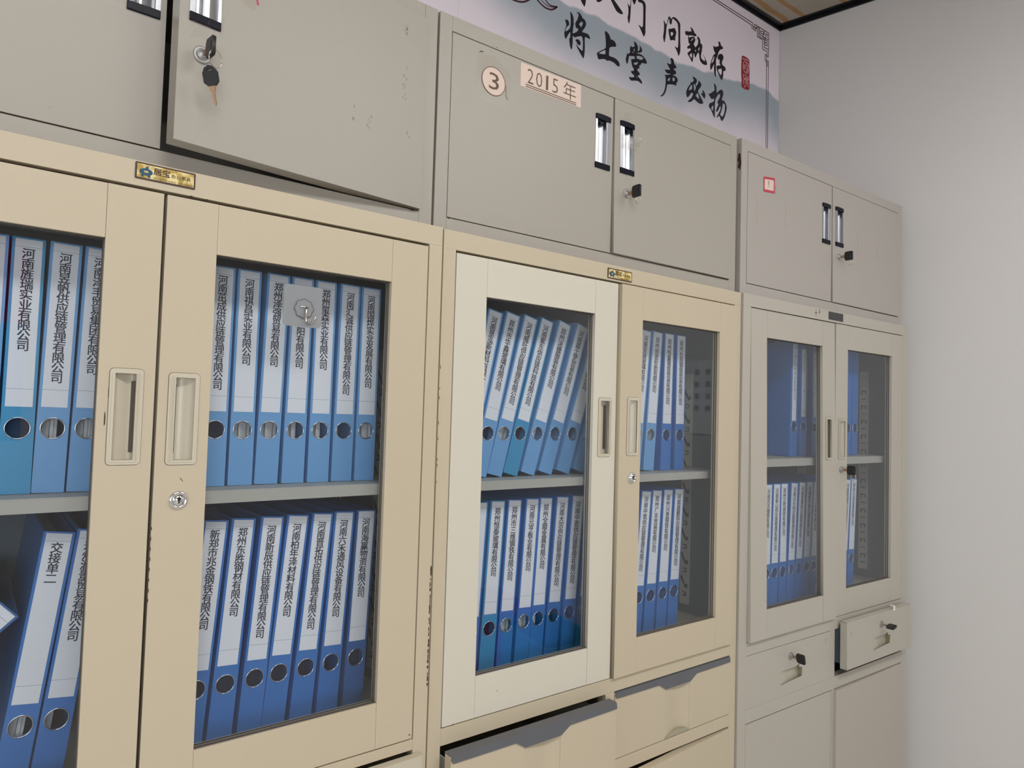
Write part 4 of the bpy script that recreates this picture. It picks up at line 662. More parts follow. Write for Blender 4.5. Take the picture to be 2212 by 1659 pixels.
chips(c1, [(0.4555, 1.7672, 0.0030, 0.0012), (0.4750, 1.7670, 0.0016, 0.0010)], 0.0)

# --- middle cream bookcase
c2 = thing('bookcase', 'cream steel bookcase in the middle, one whiter door and slate-lipped drawers below', 'bookcase', FR_['L2'])
bookcase_body(c2, CREAM, S_, ZDT, ZDB, 0.998, 1.3667, 0.017, [(0.9335, ZDB), (0.769, 0.7965), (0.40, 0.43), (0.06, 0.10)], [(0.4128, 0.4380, 0.7965, 0.9335), (0.4178, 0.4322, 0.43, 0.769)])
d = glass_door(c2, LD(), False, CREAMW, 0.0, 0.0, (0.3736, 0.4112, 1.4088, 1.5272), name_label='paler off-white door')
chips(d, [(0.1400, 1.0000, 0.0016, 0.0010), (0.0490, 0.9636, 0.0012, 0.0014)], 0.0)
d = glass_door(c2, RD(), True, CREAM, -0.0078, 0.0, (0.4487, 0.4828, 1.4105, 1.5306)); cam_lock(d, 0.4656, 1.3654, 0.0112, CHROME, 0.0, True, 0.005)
nameplate(c2, 0.3903, 0.4616, 1.7712, 1.7926, 0.0, 'gold')
shelf_track(c2, 0.8340, 0.128, 0.158, 1.02, 1.605, 0); shelf_track(c2, 0.8340, 0.34, 0.36, 1.02, 1.605, 0)
def lipped_drawer(cab, x0, x1, z0, z1, yf, label):
    """cream front with a central scooped channel, slate plastic lip with a trapezoid grip along the top"""
    W_ = x1 - x0; xm0, xm1 = x0 + 0.1545, x0 + 0.2390; zt = z1 - 0.0022
    mb = MB(); T = 0.018; prof = [(x0, 0.0), (xm0 - 0.0015, 0.0), (xm0, 0.0012)]
    for k in range(24):
        a = k / 23; prof.append((xm0 + (xm1 - xm0) * a, 0.0012 + 0.0080 * math.sin(a ** 1.5 * math.pi * 0.90)))
    prof += [(xm1 + 0.002, 0.0008), (xm1 + 0.004, 0.0), (x1, 0.0), (x1, T), (x0, T)]
    mb.sweep(prof, z0, zt)
    dr = mb.build('drawer', CREAM, cab, None, label); dr.matrix_local = Matrix.Translation((0, yf, 0))
    # arch at the foot of the channel, its recess shade painted olive
    mb = MB(); n = 14; arc = [(xm0 + (xm1 - xm0) * k / n, z0 + 0.011 * math.sin(math.pi * k / n) ** 0.6) for k in range(n + 1)]
    mb.prism(arc, -0.0003, 0.008); mb.build('arched_toe', mat('arch_recess_shade', (0.36, 0.33, 0.24), 0.5), dr)
    c = (xm0 + xm1) / 2; mb = MB()
    lip = [(x0 + 0.002, zt + 0.0022), (x1 - 0.002, zt + 0.0022), (x1, zt - 0.004), (x1, zt - 0.0105), (c + 0.0635, zt - 0.0115), (c + 0.042, zt - 0.0245), (c - 0.042, zt - 0.0245), (c - 0.0635, zt - 0.0115), (x0 + 0.004, zt - 0.0105), (x0, zt - 0.005)]
    mb.prism(lip, -0.0022, 0.0); mb.box(x0, x1, -0.0004, 0.020, zt, zt + 0.0022, 0.0006)
    mb.build('drawer_lip', SLATE, dr, label='slate grey plastic lip')
    mb = MB(); mb.box(x0 + 0.012, x0 + 0.014, T, 0.33, z0 + 0.015, zt - 0.02); mb.box(x1 - 0.014, x1 - 0.012, T, 0.33, z0 + 0.015, zt - 0.02); mb.box(x0 + 0.012, x1 - 0.012, T, 0.33, z0 + 0.012, z0 + 0.015); mb.box(x0 + 0.012, x1 - 0.012, 0.328, 0.33, z0 + 0.015, zt - 0.02)
    mb.build('drawer_box', INSIDE, dr)
    return dr
lipped_drawer(c2, 0.0245, 0.4080, 0.7985, 0.9318, -0.0345, None)
lipped_drawer(c2, 0.4400, 0.8250, 0.7985, 0.9318, -0.0005, None)
lo = flat_door(c2, 0.4392, 0.8238, 0.433, 0.7640, CREAM, -0.0010, ang=R_(3.6), hinge='R')
flat_door(c2, 0.0263, 0.4163, 0.433, 0.7665, CREAM); flat_door(c2, 0.0263, 0.4163, 0.102, 0.398, CREAM); flat_door(c2, 0.4337, 0.8237, 0.102, 0.398, CREAM)
chips(c2, [(0.0012, 1.56 - 0.028 * k + random.uniform(-.01, .01), 0.0006, random.uniform(.002, .005)) for k in range(8)], 0.0)

# --- right grey-beige bookcase
c3 = thing('bookcase', 'grey-beige steel bookcase at the right end beside the wall, upper drawer pulled out', 'bookcase', FR_['L3'])
s3 = 0.0309
bookcase_body(c3, BEIGE, s3, 1.7692, 0.9542, 0.995, 1.3915, 0.0203, [(0.9225, 0.9542), (0.7617, 0.7945), (0.06, 0.10)], [(0.4105, 0.4340, 0.7945, 0.9225), (0.4178, 0.4322, 0.10, 0.7617)])
P = dict(x=(s3 + 0.001, 0.4236), z=(0.9560, 1.7670), gx=(0.0989, 0.3591), gz=(1.0258, 1.6985))
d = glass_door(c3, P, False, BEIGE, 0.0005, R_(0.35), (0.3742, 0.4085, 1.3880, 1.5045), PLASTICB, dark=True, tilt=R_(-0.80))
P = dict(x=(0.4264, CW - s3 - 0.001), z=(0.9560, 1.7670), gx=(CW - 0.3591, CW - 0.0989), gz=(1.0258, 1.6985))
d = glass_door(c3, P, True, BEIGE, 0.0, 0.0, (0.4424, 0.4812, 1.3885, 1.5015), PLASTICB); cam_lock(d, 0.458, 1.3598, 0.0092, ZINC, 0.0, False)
nameplate(c3, 0.3861, 0.4613, 1.7750, 1.7968, 0.0, 'dark')
mb = MB(); ribbon(mb, [(0.3217, 1.7937), (0.3221, 1.7769)], 0.0010, -0.0003, 0.0001); ribbon(mb, [(0.3165, 1.7855), (0.3275, 1.7862)], 0.0016, -0.0003, 0.0001)
for q in ((0.3395, 1.7955), (0.3405, 1.7925), (0.3385, 1.7890), (0.3395, 1.7870)): mb.prism([(q[0] - 0.003, q[1] - 0.0008), (q[0] + 0.003, q[1] + 0.0002), (q[0] + 0.0022, q[1] + 0.0016), (q[0] - 0.002, q[1] + 0.0010)], -0.0003, 0.0001)
mb.build('handwritten_marks', INK, c3, label='small handwritten marks')
shelf_track(c3, 0.8340, 0.112, 0.142, 1.02, 1.66, 1); shelf_track(c3, 0.8340, 0.33, 0.36, 1.02, 1.66, 1)

def scoop_drawer(cab, x0, x1, z0, z1, M_local, digit, key_label, key_flat, tilt=0.0, box_depth=0.32):
    """plain front with a pressed D-shaped finger scoop, cam lock above it and a pencilled number"""
    hx0, hx1 = x0 + 0.1435, x0 + 0.2440; hz0, hz1 = z0 + 0.028, z0 + 0.063
    mb = MB(); hole = [(hx0 + 0.006, hz0), (hx1, hz0 + 0.006), (hx1, hz1 - 0.006), (hx1 - 0.014, hz1 - 0.004), (hx1 - 0.014, hz1 + 0.004), (hx1 - 0.030, hz1), (hx0 + 0.008, hz1), (hx0, hz1 - 0.008), (hx0, hz0 + 0.005)]
    mb_mesh(mb, plate([rect(x0, x1, z0, z1), hole], 0.0, 0.0012)); mb.box(x0, x0 + 0.0012, 0.0012, 0.019, z0, z1); mb.box(x1 - 0.0012, x1, 0.0012, 0.019, z0, z1)
    mb.box(x0, x1, 0.0012, 0.019, z1 - 0.0012, z1); mb.box(x0, x1, 0.0012, 0.019, z0, z0 + 0.0012); mb.box(x0 + 0.002, x1 - 0.002, 0.017, 0.019, z0 + 0.002, z1 - 0.002)
    dr = mb.build('drawer', BEIGE, cab); dr.matrix_local = M_local
    mb = MB(); t = bmesh.new(); f = [(hx0 - .002, 0.0015, hz0 - .002), (hx1 + .002, 0.0125, hz0 - .002), (hx1 + .002, 0.0135, hz1 + .005), (hx0 - .002, 0.0035, hz1 + .005)]
    q = [t.verts.new(p) for p in f] + [t.verts.new((p[0], 0.0165, p[2])) for p in f]
    for a in ((0, 1, 2, 3), (7, 6, 5, 4), (0, 4, 5, 1), (1, 5, 6, 2), (2, 6, 7, 3), (3, 7, 4, 0)): t.faces.new([q[i] for i in a])
    bmesh.ops.recalc_face_normals(t, faces=t.faces[:]); mb._add(t); mb.build('finger_scoop', PLASTICB, dr)
    mb = MB(); mb.box(hx1 + 0.0002, hx1 + 0.0012, 0.0012, 0.0150, hz0 - 0.003, hz1 + 0.006); mb.box(hx0 - 0.002, hx1 + 0.001, 0.0012, 0.0150, hz1 + 0.0045, hz1 + 0.0060); mb.build('scoop_wall', OLIVE, dr)
    cx, cz = x0 + 0.190, z1 - 0.032
    cam_lock(dr, cx, cz, 0.0102, ZINC, 0.0, False, 0.0025)
    dx, dz = (x1 - 0.022, z1 - 0.022) if digit == 2 else (x0 + 0.020, z1 - 0.034)
    mb = MB()
    ribbon(mb, [(dx - .003, dz + .004), (dx, dz + .006), (dx + .003, dz + .003), (dx - .003, dz - .006), (dx + .004, dz - .006)] if digit == 2 else [(dx - .003, dz + .005), (dx + .003, dz + .006), (dx, dz), (dx + .003, dz - .004), (dx - .003, dz - .006)], 0.0007, -0.0003, 0.0001)
    mb.build('pencilled_number', SCUFF, dr)
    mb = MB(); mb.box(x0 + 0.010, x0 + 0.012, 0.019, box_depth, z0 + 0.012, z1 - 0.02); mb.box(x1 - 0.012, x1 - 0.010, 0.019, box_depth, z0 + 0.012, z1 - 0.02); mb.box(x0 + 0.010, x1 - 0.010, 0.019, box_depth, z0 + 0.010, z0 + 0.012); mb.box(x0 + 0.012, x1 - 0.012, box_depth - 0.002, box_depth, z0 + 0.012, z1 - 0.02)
    mb.build('drawer_box', INNER_SHADE, dr)  # dark colour puts the shade of the drawer gap on the box
    key(cab.matrix_world @ M_local @ Matrix.Translation((cx, -0.0028, cz)), key_label, key_flat, False, tilt=tilt)
    return dr
bpy.context.view_layer.update()
scoop_drawer(c3, 0.0302, 0.4095, 0.7950, 0.9215, Matrix.Identity(4), 2, 'black-headed key in the closed left drawer of the right bookcase', False, tilt=R_(-14))
Mdr = Matrix.Translation((0.4435, -0.0285, 0.8165)) @ Matrix.Rotation(R_(2.2), 4, 'Y') @ Matrix.Rotation(R_(0), 4, 'Z') @ Matrix.Translation((-0.4365, 0, -0.795))
Mdr = Matrix.Translation((0.445, -0.0285, 0.8175)) @ Matrix.Translation((-0.4365, 0, -0.795))
pd = scoop_drawer(c3, 0.4365, 0.8110, 0.7950, 0.9225, Mdr, 3, 'black-headed key turned flat in the pulled-out right drawer', True, tilt=R_(-14), box_depth=0.30)
flat_door(c3, s3 + 0.001, 0.4165, 0.103, 0.7595, BEIGE, hinge='L')
rd = flat_door(c3, 0.4290, CW - s3 - 0.001, 0.103, 0.7595, mat('pinkish_beige_coat', (0.45, 0.405, 0.36), 0.42, bump=0.1, bscale=900), -0.0020, ang=R_(1.0), hinge='R')
mb = MB(); ribbon(mb, [(0.100, 0.7085), (0.150, 0.7100), (0.149, 0.6840)], 0.0010, -0.0006, 0.0001); ribbon(mb, [(0.142, 0.6815), (0.105, 0.6805), (0.1010, 0.6760)], 0.0010, -0.0006, 0.0001); mb.build('embossed_mark', INSIDE, c3)
mb = MB(); mb.box(-0.0045, 0.0045, -0.0012, 0.0, -0.004, 0.009, 0.0003); mb.box(-0.0045, 0.0045, -0.0012, 0.012, 0.009, 0.0100, 0.0003)
cl = mb.build('clip', mat('white_plastic', (0.85, 0.84, 0.86), 0.3)); tag(cl, 'tiny white plastic clip on the top edge of the pulled-out drawer', 'clip')
cl.matrix_world = c3.matrix_world @ Mdr @ Matrix.Translation((0.7035, 0.0, 0.9225)) 

# ------------------------------------------------------------------ the three upper storage cabinets
def storage_cabinet(fr, M_, label, dl, dr_, inside=DARK):
    """dl, dr_: dict(y, ang) for the two doors"""
    c = thing('storage_cabinet', label, 'cabinet', FR_[fr]); b = 0.0008; z0, z1 = 1.8004, 2.1888; s = 0.0251; D = 0.393
    mb = MB(); mb.box(0, 0.012, 0.0198, D, z0, z1, 0.0002); mb.box(CW - 0.012, CW, 0.0198, D, z0, z1, 0.0002)
    mb.box(0, s, 0, 0.02, z0, z1, 0.0006); mb.box(CW - s, CW, 0, 0.02, z0, z1, 0.0006)
    mb.box(s + 0.0002, CW - s - 0.0002, 0, D, 2.1613, z1, b); mb.box(s + 0.0002, CW - s - 0.0002, 0, 0.03, z0, 1.8286, b); mb.box(0.0122, CW - 0.0122, 0.02, D, z0, z0 + 0.01); mb.box(0.0122, CW - 0.0122, D - 0.004, D, z0, z1 - 0.002)
    mb.box(0.0122, s + .001, 0.02, D, 2.1613, z1 - 0.001); mb.box(CW - s - .001, CW - 0.0122, 0.02, D, 2.1613, z1 - 0.001)
    mb.build('body', M_, c)
    out = []
    for k, q in enumerate((dl, dr_)):
        x0, x1 = (s + 0.0014, 0.4238) if k == 0 else (0.4262, CW - s - 0.0014)
        hx = x0 if k == 0 else x1
        hz0 = q['hz']; h = (q['hx'][0], q['hx'][1], hz0, hz0 + 0.1135); T = 0.020
        mb = MB(); mb_mesh(mb, plate([rect(x0, x1, 1.8306, 2.1598), rect(h[0] + 0.0008, h[1] - 0.0008, h[2] + 0.0008, h[3] - 0.0008)], 0.0, T if not q.get('thick') else q['thick']))
        d = mb.build('door', M_, c); d.matrix_local = Matrix.Translation((hx, q['y'], 0)) @ Matrix.Rotation(q['ang'], 4, 'Z') @ Matrix.Translation((-hx, 0, 2.16)) @ Matrix.Rotation(q.get('tilt', 0.0), 4, 'X') @ Matrix.Translation((0, 0, -2.16))
        alu_handle(d, *h, k == 1)
        mb = MB(); mb.box(h[0] - 0.002, h[1] + 0.002, 0.0155, 0.0195, h[2] - 0.002, h[3] + 0.002); mb.build('handle_backing', BLACKP, d)
        out.append(d)
    return c, out
u1, (u1l, u1r) = storage_cabinet('U1', GREYC, 'warm grey storage cabinet on the left bookcase, right door ajar', dict(y=0.0, ang=0, hx=(0.3763, 0.4162), hz=2.0038), dict(y=-0.008, ang=R_(6.4), hx=(0.4384, 0.4790), hz=1.9920, thick=0.026))
u2, (u2l, u2r) = storage_cabinet('U2', GREYC, 'warm grey storage cabinet in the middle with a round 3 sticker and 2015 label', dict(y=0.0005, ang=0, hx=(0.3740, 0.4155), hz=2.0012), dict(y=0.0, ang=R_(0.2), tilt=R_(-1.0), hx=(0.4420, 0.4838), hz=2.0040))
u3, (u3l, u3r) = storage_cabinet('U3', TAUPE, 'taupe storage cabinet at the right end with a small red-edged tag', dict(y=0.0, ang=0, hx=(0.3738, 0.4142), hz=1.9905), dict(y=0.0, ang=R_(0.1), tilt=R_(-0.5), hx=(0.4405, 0.4820), hz=1.9925))
for d_, cx, cz, r in ((u1r, 0.4568, 1.9515, 0.0115), (u2r, 0.4631, 1.9629, 0.0098), (u3r, 0.4603, 1.9631, 0.0090)): cam_lock(d_, cx, cz, r, ZINC, 0.0, False, 0.003)
bpy.context.view_layer.update()
key(u2r.matrix_world @ Matrix.Translation((0.4631, -0.003, 1.9615)), 'black-headed key with a small ring in the middle storage cabinet door')
key(u3r.matrix_world @ Matrix.Translation((0.4603, -0.003, 1.9615)), 'black-headed key with a small ring in the right-hand storage cabinet door')
dd3 = [o for o in c3.children if o.name.startswith('door')][1]
key(c3.matrix_world @ Matrix.Translation((0.458, -0.004, 1.3598)), 'black-headed key without a ring in the right bookcase glass door')
# two keys on a ring at the ajar door: one in the lock, one hanging
k1 = key(u1r.matrix_world @ Matrix.Translation((0.4568, -0.003, 1.9520)), 'black-headed key in the lock of the ajar left storage cabinet door', ring=False)
Mk = u1r.matrix_world @ Matrix.Translation((0.4568, -0.003, 1.9520))
hk = thing('key', 'loose spare key hanging by a ring below the locked-in key on the ajar door', 'key', Mk)
pts = [(0.0045 + 0.0095 * math.cos(a), -0.031 + 0.004 * math.cos(a + .4), -0.0155 + 0.0108 * math.sin(a)) for a in [2 * math.pi * k / 32 for k in range(32)]]
mb = MB(); mb.tube(pts, 0.0006, 8, True); mb.build('key_ring', STEELW, hk)
pts = [(-0.0095, 0.004), (-0.0060, 0.0105), (0.0000, 0.0130), (0.0060, 0.0105), (0.0100, 0.004), (0.0095, -0.008), (0.0050, -0.0125), (-0.0050, -0.0125), (-0.0095, -0.008)]
S = Matrix.Translation((-0.0010, -0.0320, -0.0400)) @ Matrix.Rotation(R_(-13), 4, 'Y') @ Matrix.Rotation(R_(-50), 4, 'Z')
mb = MB(); mb_mesh(mb, plate([pts, rect(-0.0035, 0.0035, 0.0060, 0.0080)], -0.0022, 0.0022)); mb.build('key_bow', KEYBLACK, hk, S, 'black plastic key head')
mb = MB(); mb.prism([(-0.0038, -0.012), (0.0038, -0.012), (0.0036, -0.018), (0.0016, -0.0195), (0.0018, -0.034), (0.0006, -0.0375), (-0.0014, -0.0350), (-0.0016, -0.030), (-0.0024, -0.0285), (-0.0018, -0.0195), (-0.0036, -0.018)], -0.0009, 0.0009); mb.build('key_blade', BRASS, hk, S)

# stickers, tape and marks on the upper doors
def decal(parent, polys, y0, y1, M_, name, label=None): return link(name, join_meshes([plate(polys, y0, y1)], M_), parent, label)
decal(u2l, [[(0.0814, 2.1429), (0.1186, 2.1445), (0.1549, 2.1231), (0.1523, 2.0601), (0.1163, 2.052), (0.0772, 2.0598)]], -0.0004, 0.0001, TAPE, 'clear_tape', 'yellowed clear tape over the round sticker')
n3 = decal(u2l, [circ(0.1162, 2.0990, 0.0262, 40)], -0.0008, -0.0003, PINKPAPER, 'number_sticker', 'round paper sticker with the number 3')
decal(n3, [circ(0.1162, 2.0990, 0.0266, 40), circ(0.1162, 2.0990, 0.0254, 40)], -0.0011, -0.0007, BROWNINK, 'sticker_edge')
link('lettering', join_meshes([fitted('3', 0.1058, 0.1282, 2.0835, 2.1145, -0.0010, 0.0)], BROWNINK), n3)
y5 = decal(u2l, [[(0.1777, 2.1102), (0.3314, 2.1115), (0.3307, 2.1581), (0.1775, 2.1558)]], -0.0006, 0.0001, PINKPAPER, 'year_label', 'pinkish paper label reading 2015 with a year character')
mb = MB(); ribbon(mb, [(0.1909, 2.1170), (0.3180, 2.1178)], 0.0016, -0.0009, -0.0005); ribbon(mb, [(0.1909, 2.1132), (0.3180, 2.1140)], 0.0016, -0.0009, -0.0005); mb.build('double_underline', BROWNINK, y5)
link('lettering', join_meshes([fitted(c, a, b, 2.1208 + k * .0002, 2.1492 + k * .0002, -0.0009, -0.012) for k, (c, a, b) in enumerate((('2', 0.1940, 0.2085), ('0', 0.2150, 0.2300), ('1', 0.2395, 0.2450), ('5', 0.2560, 0.2700)))] + [letters([('年', 0.3010, 2.1358, 0.0325, 1.0)], -0.0009, -0.008)], BROWNINK), y5)
mb = MB(); ribbon(mb, [(0.1445, 2.1000), (0.1450, 2.0800), (0.1490, 2.0740)], 0.0006, -0.0006, -0.0003); mb.build('scratch', RUST, u2l)
tg = decal(u3l, [[(0.0950, 2.0735), (0.1390, 2.0780), (0.1420, 2.0800), (0.1424, 2.1165), (0.1400, 2.1188), (0.0960, 2.1130), (0.0922, 2.1095), (0.0922, 2.0760)]], -0.0006, 0.0001, REDTAG, 'name_tag', 'small paper tag with a crimson border')
decal(tg, [[(0.0968, 2.0805), (0.1365, 2.0838), (0.1368, 2.1118), (0.0970, 2.1068)]], -0.0009, -0.0005, PINKPAPER, 'tag_paper')
mb = MB()
for pts in ([(0.1120, 2.1040), (0.1175, 2.1030)], [(0.1145, 2.1060), (0.1140, 2.0985)], [(0.1115, 2.1000), (0.1165, 2.0990), (0.1175, 2.0975)], [(0.1130, 2.0970), (0.1160, 2.0925), (0.1150, 2.0890)]): ribbon(mb, pts, 0.0007, -0.0012, -0.0008)
mb.build('handwriting', INK, tg)
mb = MB(); ribbon(mb, [(0.1490, 2.1020), (0.1470, 2.0990), (0.1472, 2.0790), (0.1490, 2.0770)], 0.0006, -0.0005, 0.0001); mb.build('scratch', SCUFF, u3l)
decal(u3l, [rect(0.0620, 0.0665, 1.985, 2.055), ], -0.0003, 0.0001, SMEAR, 'tape_residue'); decal(u3l, [rect(0.190, 0.1955, 1.995, 2.072)], -0.0003, 0.0001, SMEAR, 'tape_residue')
decal(u3r, [rect(0.5650, 0.5700, 1.985, 2.055)], -0.0003, 0.0001, SMEAR, 'tape_residue'); decal(u3r, [rect(0.6800, 0.6850, 1.990, 2.045)], -0.0003, 0.0001, SMEAR, 'tape_residue')
# crumpled clear tape stuck on the middle cabinet's right pull
def crumple(parent, x0, x1, z0, z1, depth, seed, M_, name='clear_tape', label=None, n=9):
    rnd = random.Random(seed); bm = bmesh.new(); g = []
    for i in range(n):
        row = []
        for j in range(n):
            e = 0.0 if (i in (0, n - 1) or j in (0, n - 1)) else 1.0
            row.append(bm.verts.new((x0 + (x1 - x0) * (i / (n - 1)) + rnd.uniform(-1, 1) * (x1 - x0) * 0.04, -0.0012 - abs(rnd.gauss(0, depth)) * (0.3 + 0.7 * e), z0 + (z1 - z0) * (j / (n - 1)) + rnd.uniform(-1, 1) * (z1 - z0) * 0.04 + (i / (n - 1) - .5) * (z1 - z0) * .2)))
        g.append(row)
    for i in range(n - 1):
        for j in range(n - 1): bm.faces.new((g[i][j], g[i + 1][j], g[i + 1][j + 1], g[i][j + 1]))
    me = bpy.data.meshes.new(name); bm.to_mesh(me); bm.free(); me.materials.append(M_); return link(name, me, parent, label)
crumple(u2r, 0.4440, 0.5060, 2.0580, 2.0900, 0.0050, 3, TAPE2, label='crumpled clear tape stuck over the pull')
crumple(u2r, 0.4520, 0.4720, 2.1150, 2.1380, 0.0010, 5, CLEARP); crumple(u2r, 0.4600, 0.4800, 1.9880, 2.0060, 0.0014, 6, TAPE2)
crumple(u1r, 0.4395, 0.4825, 1.9785, 2.0980, 0.0010, 8, CLEARP, label='clear tape stuck over the pull')
decal(u1r, [[(0.4980, 2.0500), (0.5255, 2.0590), (0.5265, 2.0440), (0.5225, 2.0400)]], -0.0003, 0.0001, SMEAR, 'glue_stain')
mb = MB(); ribbon(mb, [(0.5262, 2.0860), (0.5272, 2.0600), (0.5288, 2.0525)], 0.0026, -0.0004, 0.0001); mb.build('red_mark', REDTAG, u1r)
rnd = random.Random(4); sp = []
for cx, cz, n, dx, dz in ((0.782, 2.035, 14, 0.004, 0.035), (0.717, 1.944, 7, 0.004, 0.012), (0.689, 1.950, 7, 0.003, 0.012), (0.792, 1.946, 4, 0.004, 0.006), (0.780, 2.122, 12, 0.004, 0.007)):
    for _ in range(n): sp.append((cx + rnd.uniform(-dx, dx), cz + rnd.uniform(-dz, dz), rnd.uniform(.0004, .0014), rnd.uniform(.0012, .0045)))
chips(u1r, sp, 0.0, 'scuff_marks', SCRATCH)
chips(u1l, [(0.30, 1.85, 0.0005, 0.0005)], 0.0)
mb = MB(); ribbon(mb, [(0.0842, 2.1440), (0.0870, 2.1462), (0.0912, 2.1462)], 0.0012, -0.0006, -0.0002); mb.build('scratch', RUST, u2l)
chips(u2, [(0.1130, 2.1640, 0.0010, 0.0007), (0.1210, 2.1642, 0.0012, 0.0010), (0.0300, 1.8280, 0.003, 0.001), (0.042, 1.8283, 0.0014, 0.0012)], 0.0); chips(u1, [(0.812, 1.8280, 0.006, 0.0012), (0.815, 2.1618, 0.010, 0.0009)], 0.0)
mb = MB(); mb_prism_x(mb, [(0.004, 2.150), (0.009, 2.152), (0.012, 2.135), (0.008, 2.128), (0.011, 2.118), (0.004, 2.108), (0.001, 2.125)], -0.0004, 0.0002); mb.build('rust_patch', RUST, u3)

# self-adhesive hook stuck on the left bookcase's right pane
hkM = FR_['L1'] @ Matrix.Translation((0.6172, 0.0093, 1.6398))
ah = thing('adhesive_hook', 'clear self-adhesive wall hook stuck on the glass of the left bookcase', 'hook', hkM)
mb = MB(); mb_mesh(mb, plate([rrect(-0.0292, 0.0292, -0.0305, 0.0305, 0.006)], -0.0012, -0.0001)); mb.build('pad', PADM, ah, label='grey translucent square pad')
fl = []
for k in range(64):
    a = 2 * math.pi * k / 64; fl.append((0.0138 * (1 + 0.06 * math.cos(8 * a)) * math.cos(a) + 0.0012, 0.0138 * (1 + 0.06 * math.cos(8 * a)) * math.sin(a) - 0.0035))
mb = MB(); mb_mesh(mb, plate([fl], -0.0030, -0.0012)); mb.build('flower_plate', PADM, ah)
mb = MB(); fr2 = [(x, -0.0031, z) for x, z in fl]; mb.tube(fr2, 0.00045, 6, True); mb.build('plate_edge', mat('hook_edge_grey', (0.10, 0.10, 0.11), 0.3), ah)
mb = MB(); mb.tube([(-0.0065, -0.0035, -0.0005), (0.0, -0.0042, -0.0012), (0.0075, -0.0035, -0.0020)], 0.0011, 8); mb.build('pin', CHROME, ah)
hp = [(0.0025, -0.0045, -0.0015), (0.0022, -0.0062, -0.0060), (0.0018, -0.0070, -0.0140), (0.0016, -0.0074, -0.0200), (0.0022, -0.0090, -0.0250), (0.0032, -0.0125, -0.0272), (0.0044, -0.0165, -0.0268), (0.0056, -0.0200, -0.0240), (0.0066, -0.0225, -0.0200), (0.0072, -0.0240, -0.0165)]
hp = [(x * 1.35, y * 1.1, z * 1.02) for x, y, z in hp]
mb = MB(); mb.tube(hp, 0.0019, 14); mb.build('hook', STEELW, ah, label='bent metal hook')

# ------------------------------------------------------------------ lever arch binders
BW, BH, BD = 0.0352, 0.3235, 0.285
def case_mesh(M_):
    mb = MB(); h = BW / 2; T = 0.0024
    mb_mesh(mb, plate([rrect(-h, h, 0.0, BH, 0.0012, 2), circ(0, 0.0825, 0.0128, 28)], 0.0, T))
    mb.box(-h, -h + T, T, BD, 0.0, BH, 0.0006); mb.box(h - T, h, T, BD, 0.0, BH, 0.0006); 
    return mb.mesh('case', M_)
CASES = [case_mesh(M_) for M_ in (BLUE1, BLUE2, BLUE3, BLUED)]
def ring_mesh():
    mb = MB(); pts = [(0.01335 * math.cos(a), -0.0002, 0.0825 + 0.01335 * math.sin(a)) for a in [2 * math.pi * k / 36 for k in range(36)]]
    mb.tube(pts, 0.00085, 8, True); return mb.mesh('finger_ring', CHROME)
RINGM = ring_mesh()
def papers_mesh(fill):
    mb = MB(); h = BW / 2 - 0.003
    n = 7
    for k in range(n):
        a = -h + 2 * h * (k / n); b = a + 2 * h / n * 0.90
        if (k / n) < fill: mb.box(a, b, 0.012 + 0.003 * ((k * 7) % 3), BD - 0.01, 0.006, BH - 0.012)
    return mb.mesh('papers', SHEETS)
PAPERS = [papers_mesh(f) for f in (0.99, 0.6, 0.35)]
def inner_mesh():
    mb = MB(); h = BW / 2 - 0.0026; mb.box(-h, h, 0.020, 0.022, 0.004, BH - 0.006); return mb.mesh('inner_sheet', HOLEIN)
INNER = inner_mesh()
def lab_mesh(w_, z0, z1):
    mb = MB(); mb.box(-w_ / 2, w_ / 2, -0.0005, 0.0, z0, z1); return mb.mesh('spine_label', LABEL)
LABM = {}
def binder(fr, u, lean, shelf, label, text, group, yb=0.080, kind=0, fill=0, lab=(0.0285, 0.1095, 0.3213), pitch=0.0130, ch=0.0126, top=0.0120, ink=INK, ws=1.0, free=None):
    th = R_(lean)
    if free: M = FR_[fr] @ Matrix.Translation((free[0], yb, free[1])) @ Matrix.Rotation(th, 4, 'Y')
    else:
        M = FR_[fr] @ Matrix.Translation((u - 0.0825 * math.sin(th), yb, shelf + 0.0004 + abs(math.sin(th)) * BW / 2)) @ Matrix.Rotation(th, 4, 'Y')
    b = thing('binder', label, 'binder', M, group)
    link('case', CASES[kind], b); link('finger_ring', RINGM, b)
    if fill is not None: link('papers', PAPERS[fill], b)
    else: link('inner_sheet', INNER, b)
    if lab:
        if lab not in LABM: LABM[lab] = lab_mesh(*lab)
        l = link('spine_label', LABM[lab], b)
        if text:
            zt = lab[2] - top - ch / 2; items = [(c, 0.0, zt - k * pitch, ch, ws) for k, c in enumerate(text) if c != ' ']
            me = letters(items, -0.0007, 0.020 if ink is INK else 0.0); me.materials.append(ink); link('lettering', me, l)
    return b
def relax(row, minp):
    """keep neighbouring spines from pushing into one another"""
    r = [list(q) for q in row]
    for _ in range(30):
        for a, b_ in zip(r, r[1:]):
            ba = a[0] - 0.0825 * math.sin(R_(a[1])); bb = b_[0] - 0.0825 * math.sin(R_(b_[1]))
            need = minp / math.cos(R_((a[1] + b_[1]) / 2)); d_ = need - (bb - ba)
            ta = ba + BH * math.sin(R_(a[1])); tb = bb + BH * math.sin(R_(b_[1])); d_ = max(d_, need - (tb - ta))
            if d_ > 0: a[0] -= d_ / 2; b_[0] += d_ / 2
    return [tuple(q) for q in r]
ORD = ['first', 'second', 'third', 'fourth', 'fifth', 'sixth', 'seventh', 'eighth', 'ninth']
GS = '有限公司'; GY = '供应链管理有限公司'
